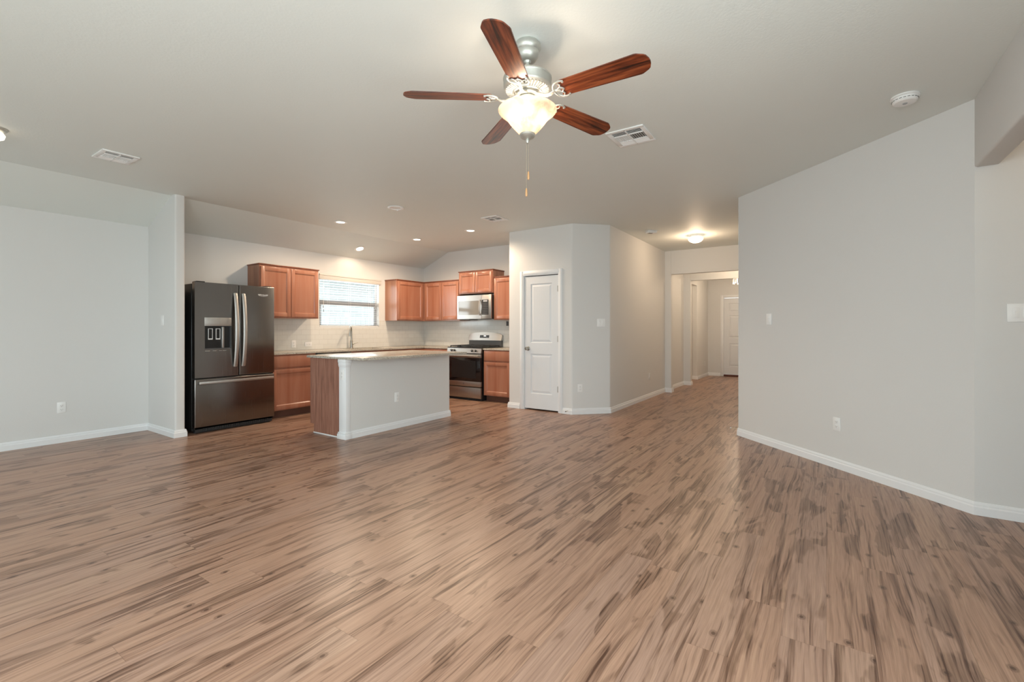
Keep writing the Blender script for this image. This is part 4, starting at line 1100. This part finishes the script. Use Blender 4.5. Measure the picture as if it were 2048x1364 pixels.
BZ = 2.447
def blade_outline():
    pts = []
    r0, r1 = 0.188, 0.652
    w0, w1 = 0.054, 0.066
    # root scalloped edge -> side -> clipped tip
    pts += [(r0 + 0.012, -w0), (r1 - 0.060, -w1), (r1 - 0.050, -w1 + 0.002), (r1 - 0.020, -w1 + 0.018), (r1 - 0.010, -w1 + 0.028), (r1 - 0.002, -0.016), (r1, 0.0), (r1 - 0.002, 0.016), (r1 - 0.010, w1 - 0.028), (r1 - 0.020, w1 - 0.018), (r1 - 0.050, w1 - 0.002), (r1 - 0.060, w1), (r0 + 0.012, w0),
            (r0, w0 - 0.012), (r0 + 0.008, 0.030), (r0 + 0.002, 0.018), (r0 + 0.014, 0.0), (r0 + 0.002, -0.018), (r0 + 0.008, -0.030), (r0, -w0 + 0.012)]
    return pts
TILT = math.radians(-12)
def make_blade(ang):
    b = B(); P = blade_outline(); n = len(P)
    lo = [b.verts.new((x, y, -0.003)) for x, y in P]; hi = [b.verts.new((x, y, 0.003)) for x, y in P]
    b.faces.new(lo[::-1]); b.faces.new(hi)
    for i in range(n): b.faces.new((lo[i], lo[(i + 1) % n], hi[(i + 1) % n], hi[i]))
    o = obj('blade', b, 'blade', fan); o.location = (0, 0, Z(BZ))
    o.rotation_mode = 'XYZ'; o.rotation_euler = (Matrix.Rotation(ang, 3, 'Z') @ Matrix.Rotation(TILT, 3, 'X')).to_euler()
    # ornate iron: arm with a kick, scroll plate under the blade root
    b = B()
    add_tube(b, [(0.055, 0, 0.012), (0.085, 0, -0.002), (0.115, 0, -0.016), (0.140, 0, -0.016), (0.160, 0, -0.008), (0.172, 0, -0.005)], [0.010, 0.010, 0.009, 0.008, 0.007, 0.006], 10, True, (1.3, 0.8))
    z = -0.0065
    for s in (-1, 1):
        add_tube(b, [(0.160, 0, z), (0.163, 0.020 * s, z), (0.172, 0.040 * s, z), (0.188, 0.053 * s, z), (0.210, 0.056 * s, z), (0.232, 0.050 * s, z)], [0.0055] * 5 + [0.004], 8)
        add_tube(b, [(0.172, 0.004 * s, z), (0.186, 0.010 * s, z), (0.200, 0.020 * s, z), (0.206, 0.032 * s, z), (0.198, 0.045 * s, z)], 0.0035, 8)
        add_tube(b, [(0.198, 0.020 * s, z), (0.206, 0.010 * s, z), (0.214, 0.0, z)], 0.0035, 8)
        add_lathe(b, [(0, z - .006), (0.005, z - .005), (0.006, z), (0, z)], 12, (0.228, 0.046 * s))
    add_tube(b, [(0.165, 0, z), (0.195, 0, z)], 0.0045, 8)
    add_lathe(b, [(0, z - .006), (0.005, z - .005), (0.006, z), (0, z)], 12, (0.213, 0.0))
    q = obj('blade_iron', b, 'fanmetal', fan, True); q.location = (0, 0, Z(BZ)); q.rotation_euler = o.rotation_euler
for k in range(5): make_blade(math.radians(55.6 + 72 * k))

b = B()
prof = [(0.152, 2.388), (0.155, 2.385), (0.154, 2.379), (0.144, 2.368), (0.128, 2.356), (0.114, 2.343), (0.104, 2.330), (0.096, 2.318), (0.080, 2.299), (0.062, 2.278), (0.046, 2.261), (0.036, 2.254)]
inner = [(r - 0.004, z + 0.003) for r, z in prof[::-1]]
add_lathe(b, [(r, Z(z)) for r, z in prof + inner], 64, closed=True); obj('glass_bowl', b, 'bowl', fan, True)
b = B(); add_cyl(b, (0, 0, Z(2.378)), (0, 0, Z(2.250)), 0.005); 
add_lathe(b, [(0, Z(2.262)), (0.036, Z(2.262)), (0.042, Z(2.256)), (0.042, Z(2.248)), (0.034, Z(2.238)), (0.014, Z(2.232)), (0.009, Z(2.228)), (0.012, Z(2.222)), (0.008, Z(2.216)), (0.006, Z(2.210)), (0, Z(2.206))], 40); obj('finial', b, 'fanmetal', fan, True)
for k in range(3):
    a = 2 * PI * k / 3 + 0.5
    b = B(); x, y = 0.060 * math.cos(a), 0.060 * math.sin(a)
    add_lathe(b, [(0, Z(2.378)), (0.010, Z(2.376)), (0.013, Z(2.365)), (0.022, Z(2.345)), (0.019, Z(2.325)), (0, Z(2.318))], 16, (x, y)); obj('bulb', b, 'lamp', fan, True)
    point('fan_bulb', (FX + 0.088 * math.cos(a + .9), FY + 0.088 * math.sin(a + .9), 2.362), 2.0, (1.0, 0.82, 0.64), 0.02)
for (x, y, zb, zt) in ((0.0, -0.006, 2.058, 2.222), (-0.004, 0.004, 1.970, 2.222)):
    b = B(); n = int((zt - zb) / 0.006)
    add_tube(b, [(x, y, Z(zb)), (x, y, Z(zt))], 0.0008, 5)
    for i in range(n):
        z = Z(zb) + 0.006 * i
        add_lathe(b, [(0, z - .0018), (.0018, z), (0, z + .0018)], 5, (x, y))
    ch = obj('pull_chain', b, 'brass', fan)
    b = B(); add_lathe(b, [(0, Z(zb)), (0.004, Z(zb) - .002), (0.0055, Z(zb) - .018), (0.0065, Z(zb) - .036), (0.004, Z(zb) - .044), (0, Z(zb) - .046)], 14, (x, y)); obj('wooden_fob', b, 'fob', ch, True)
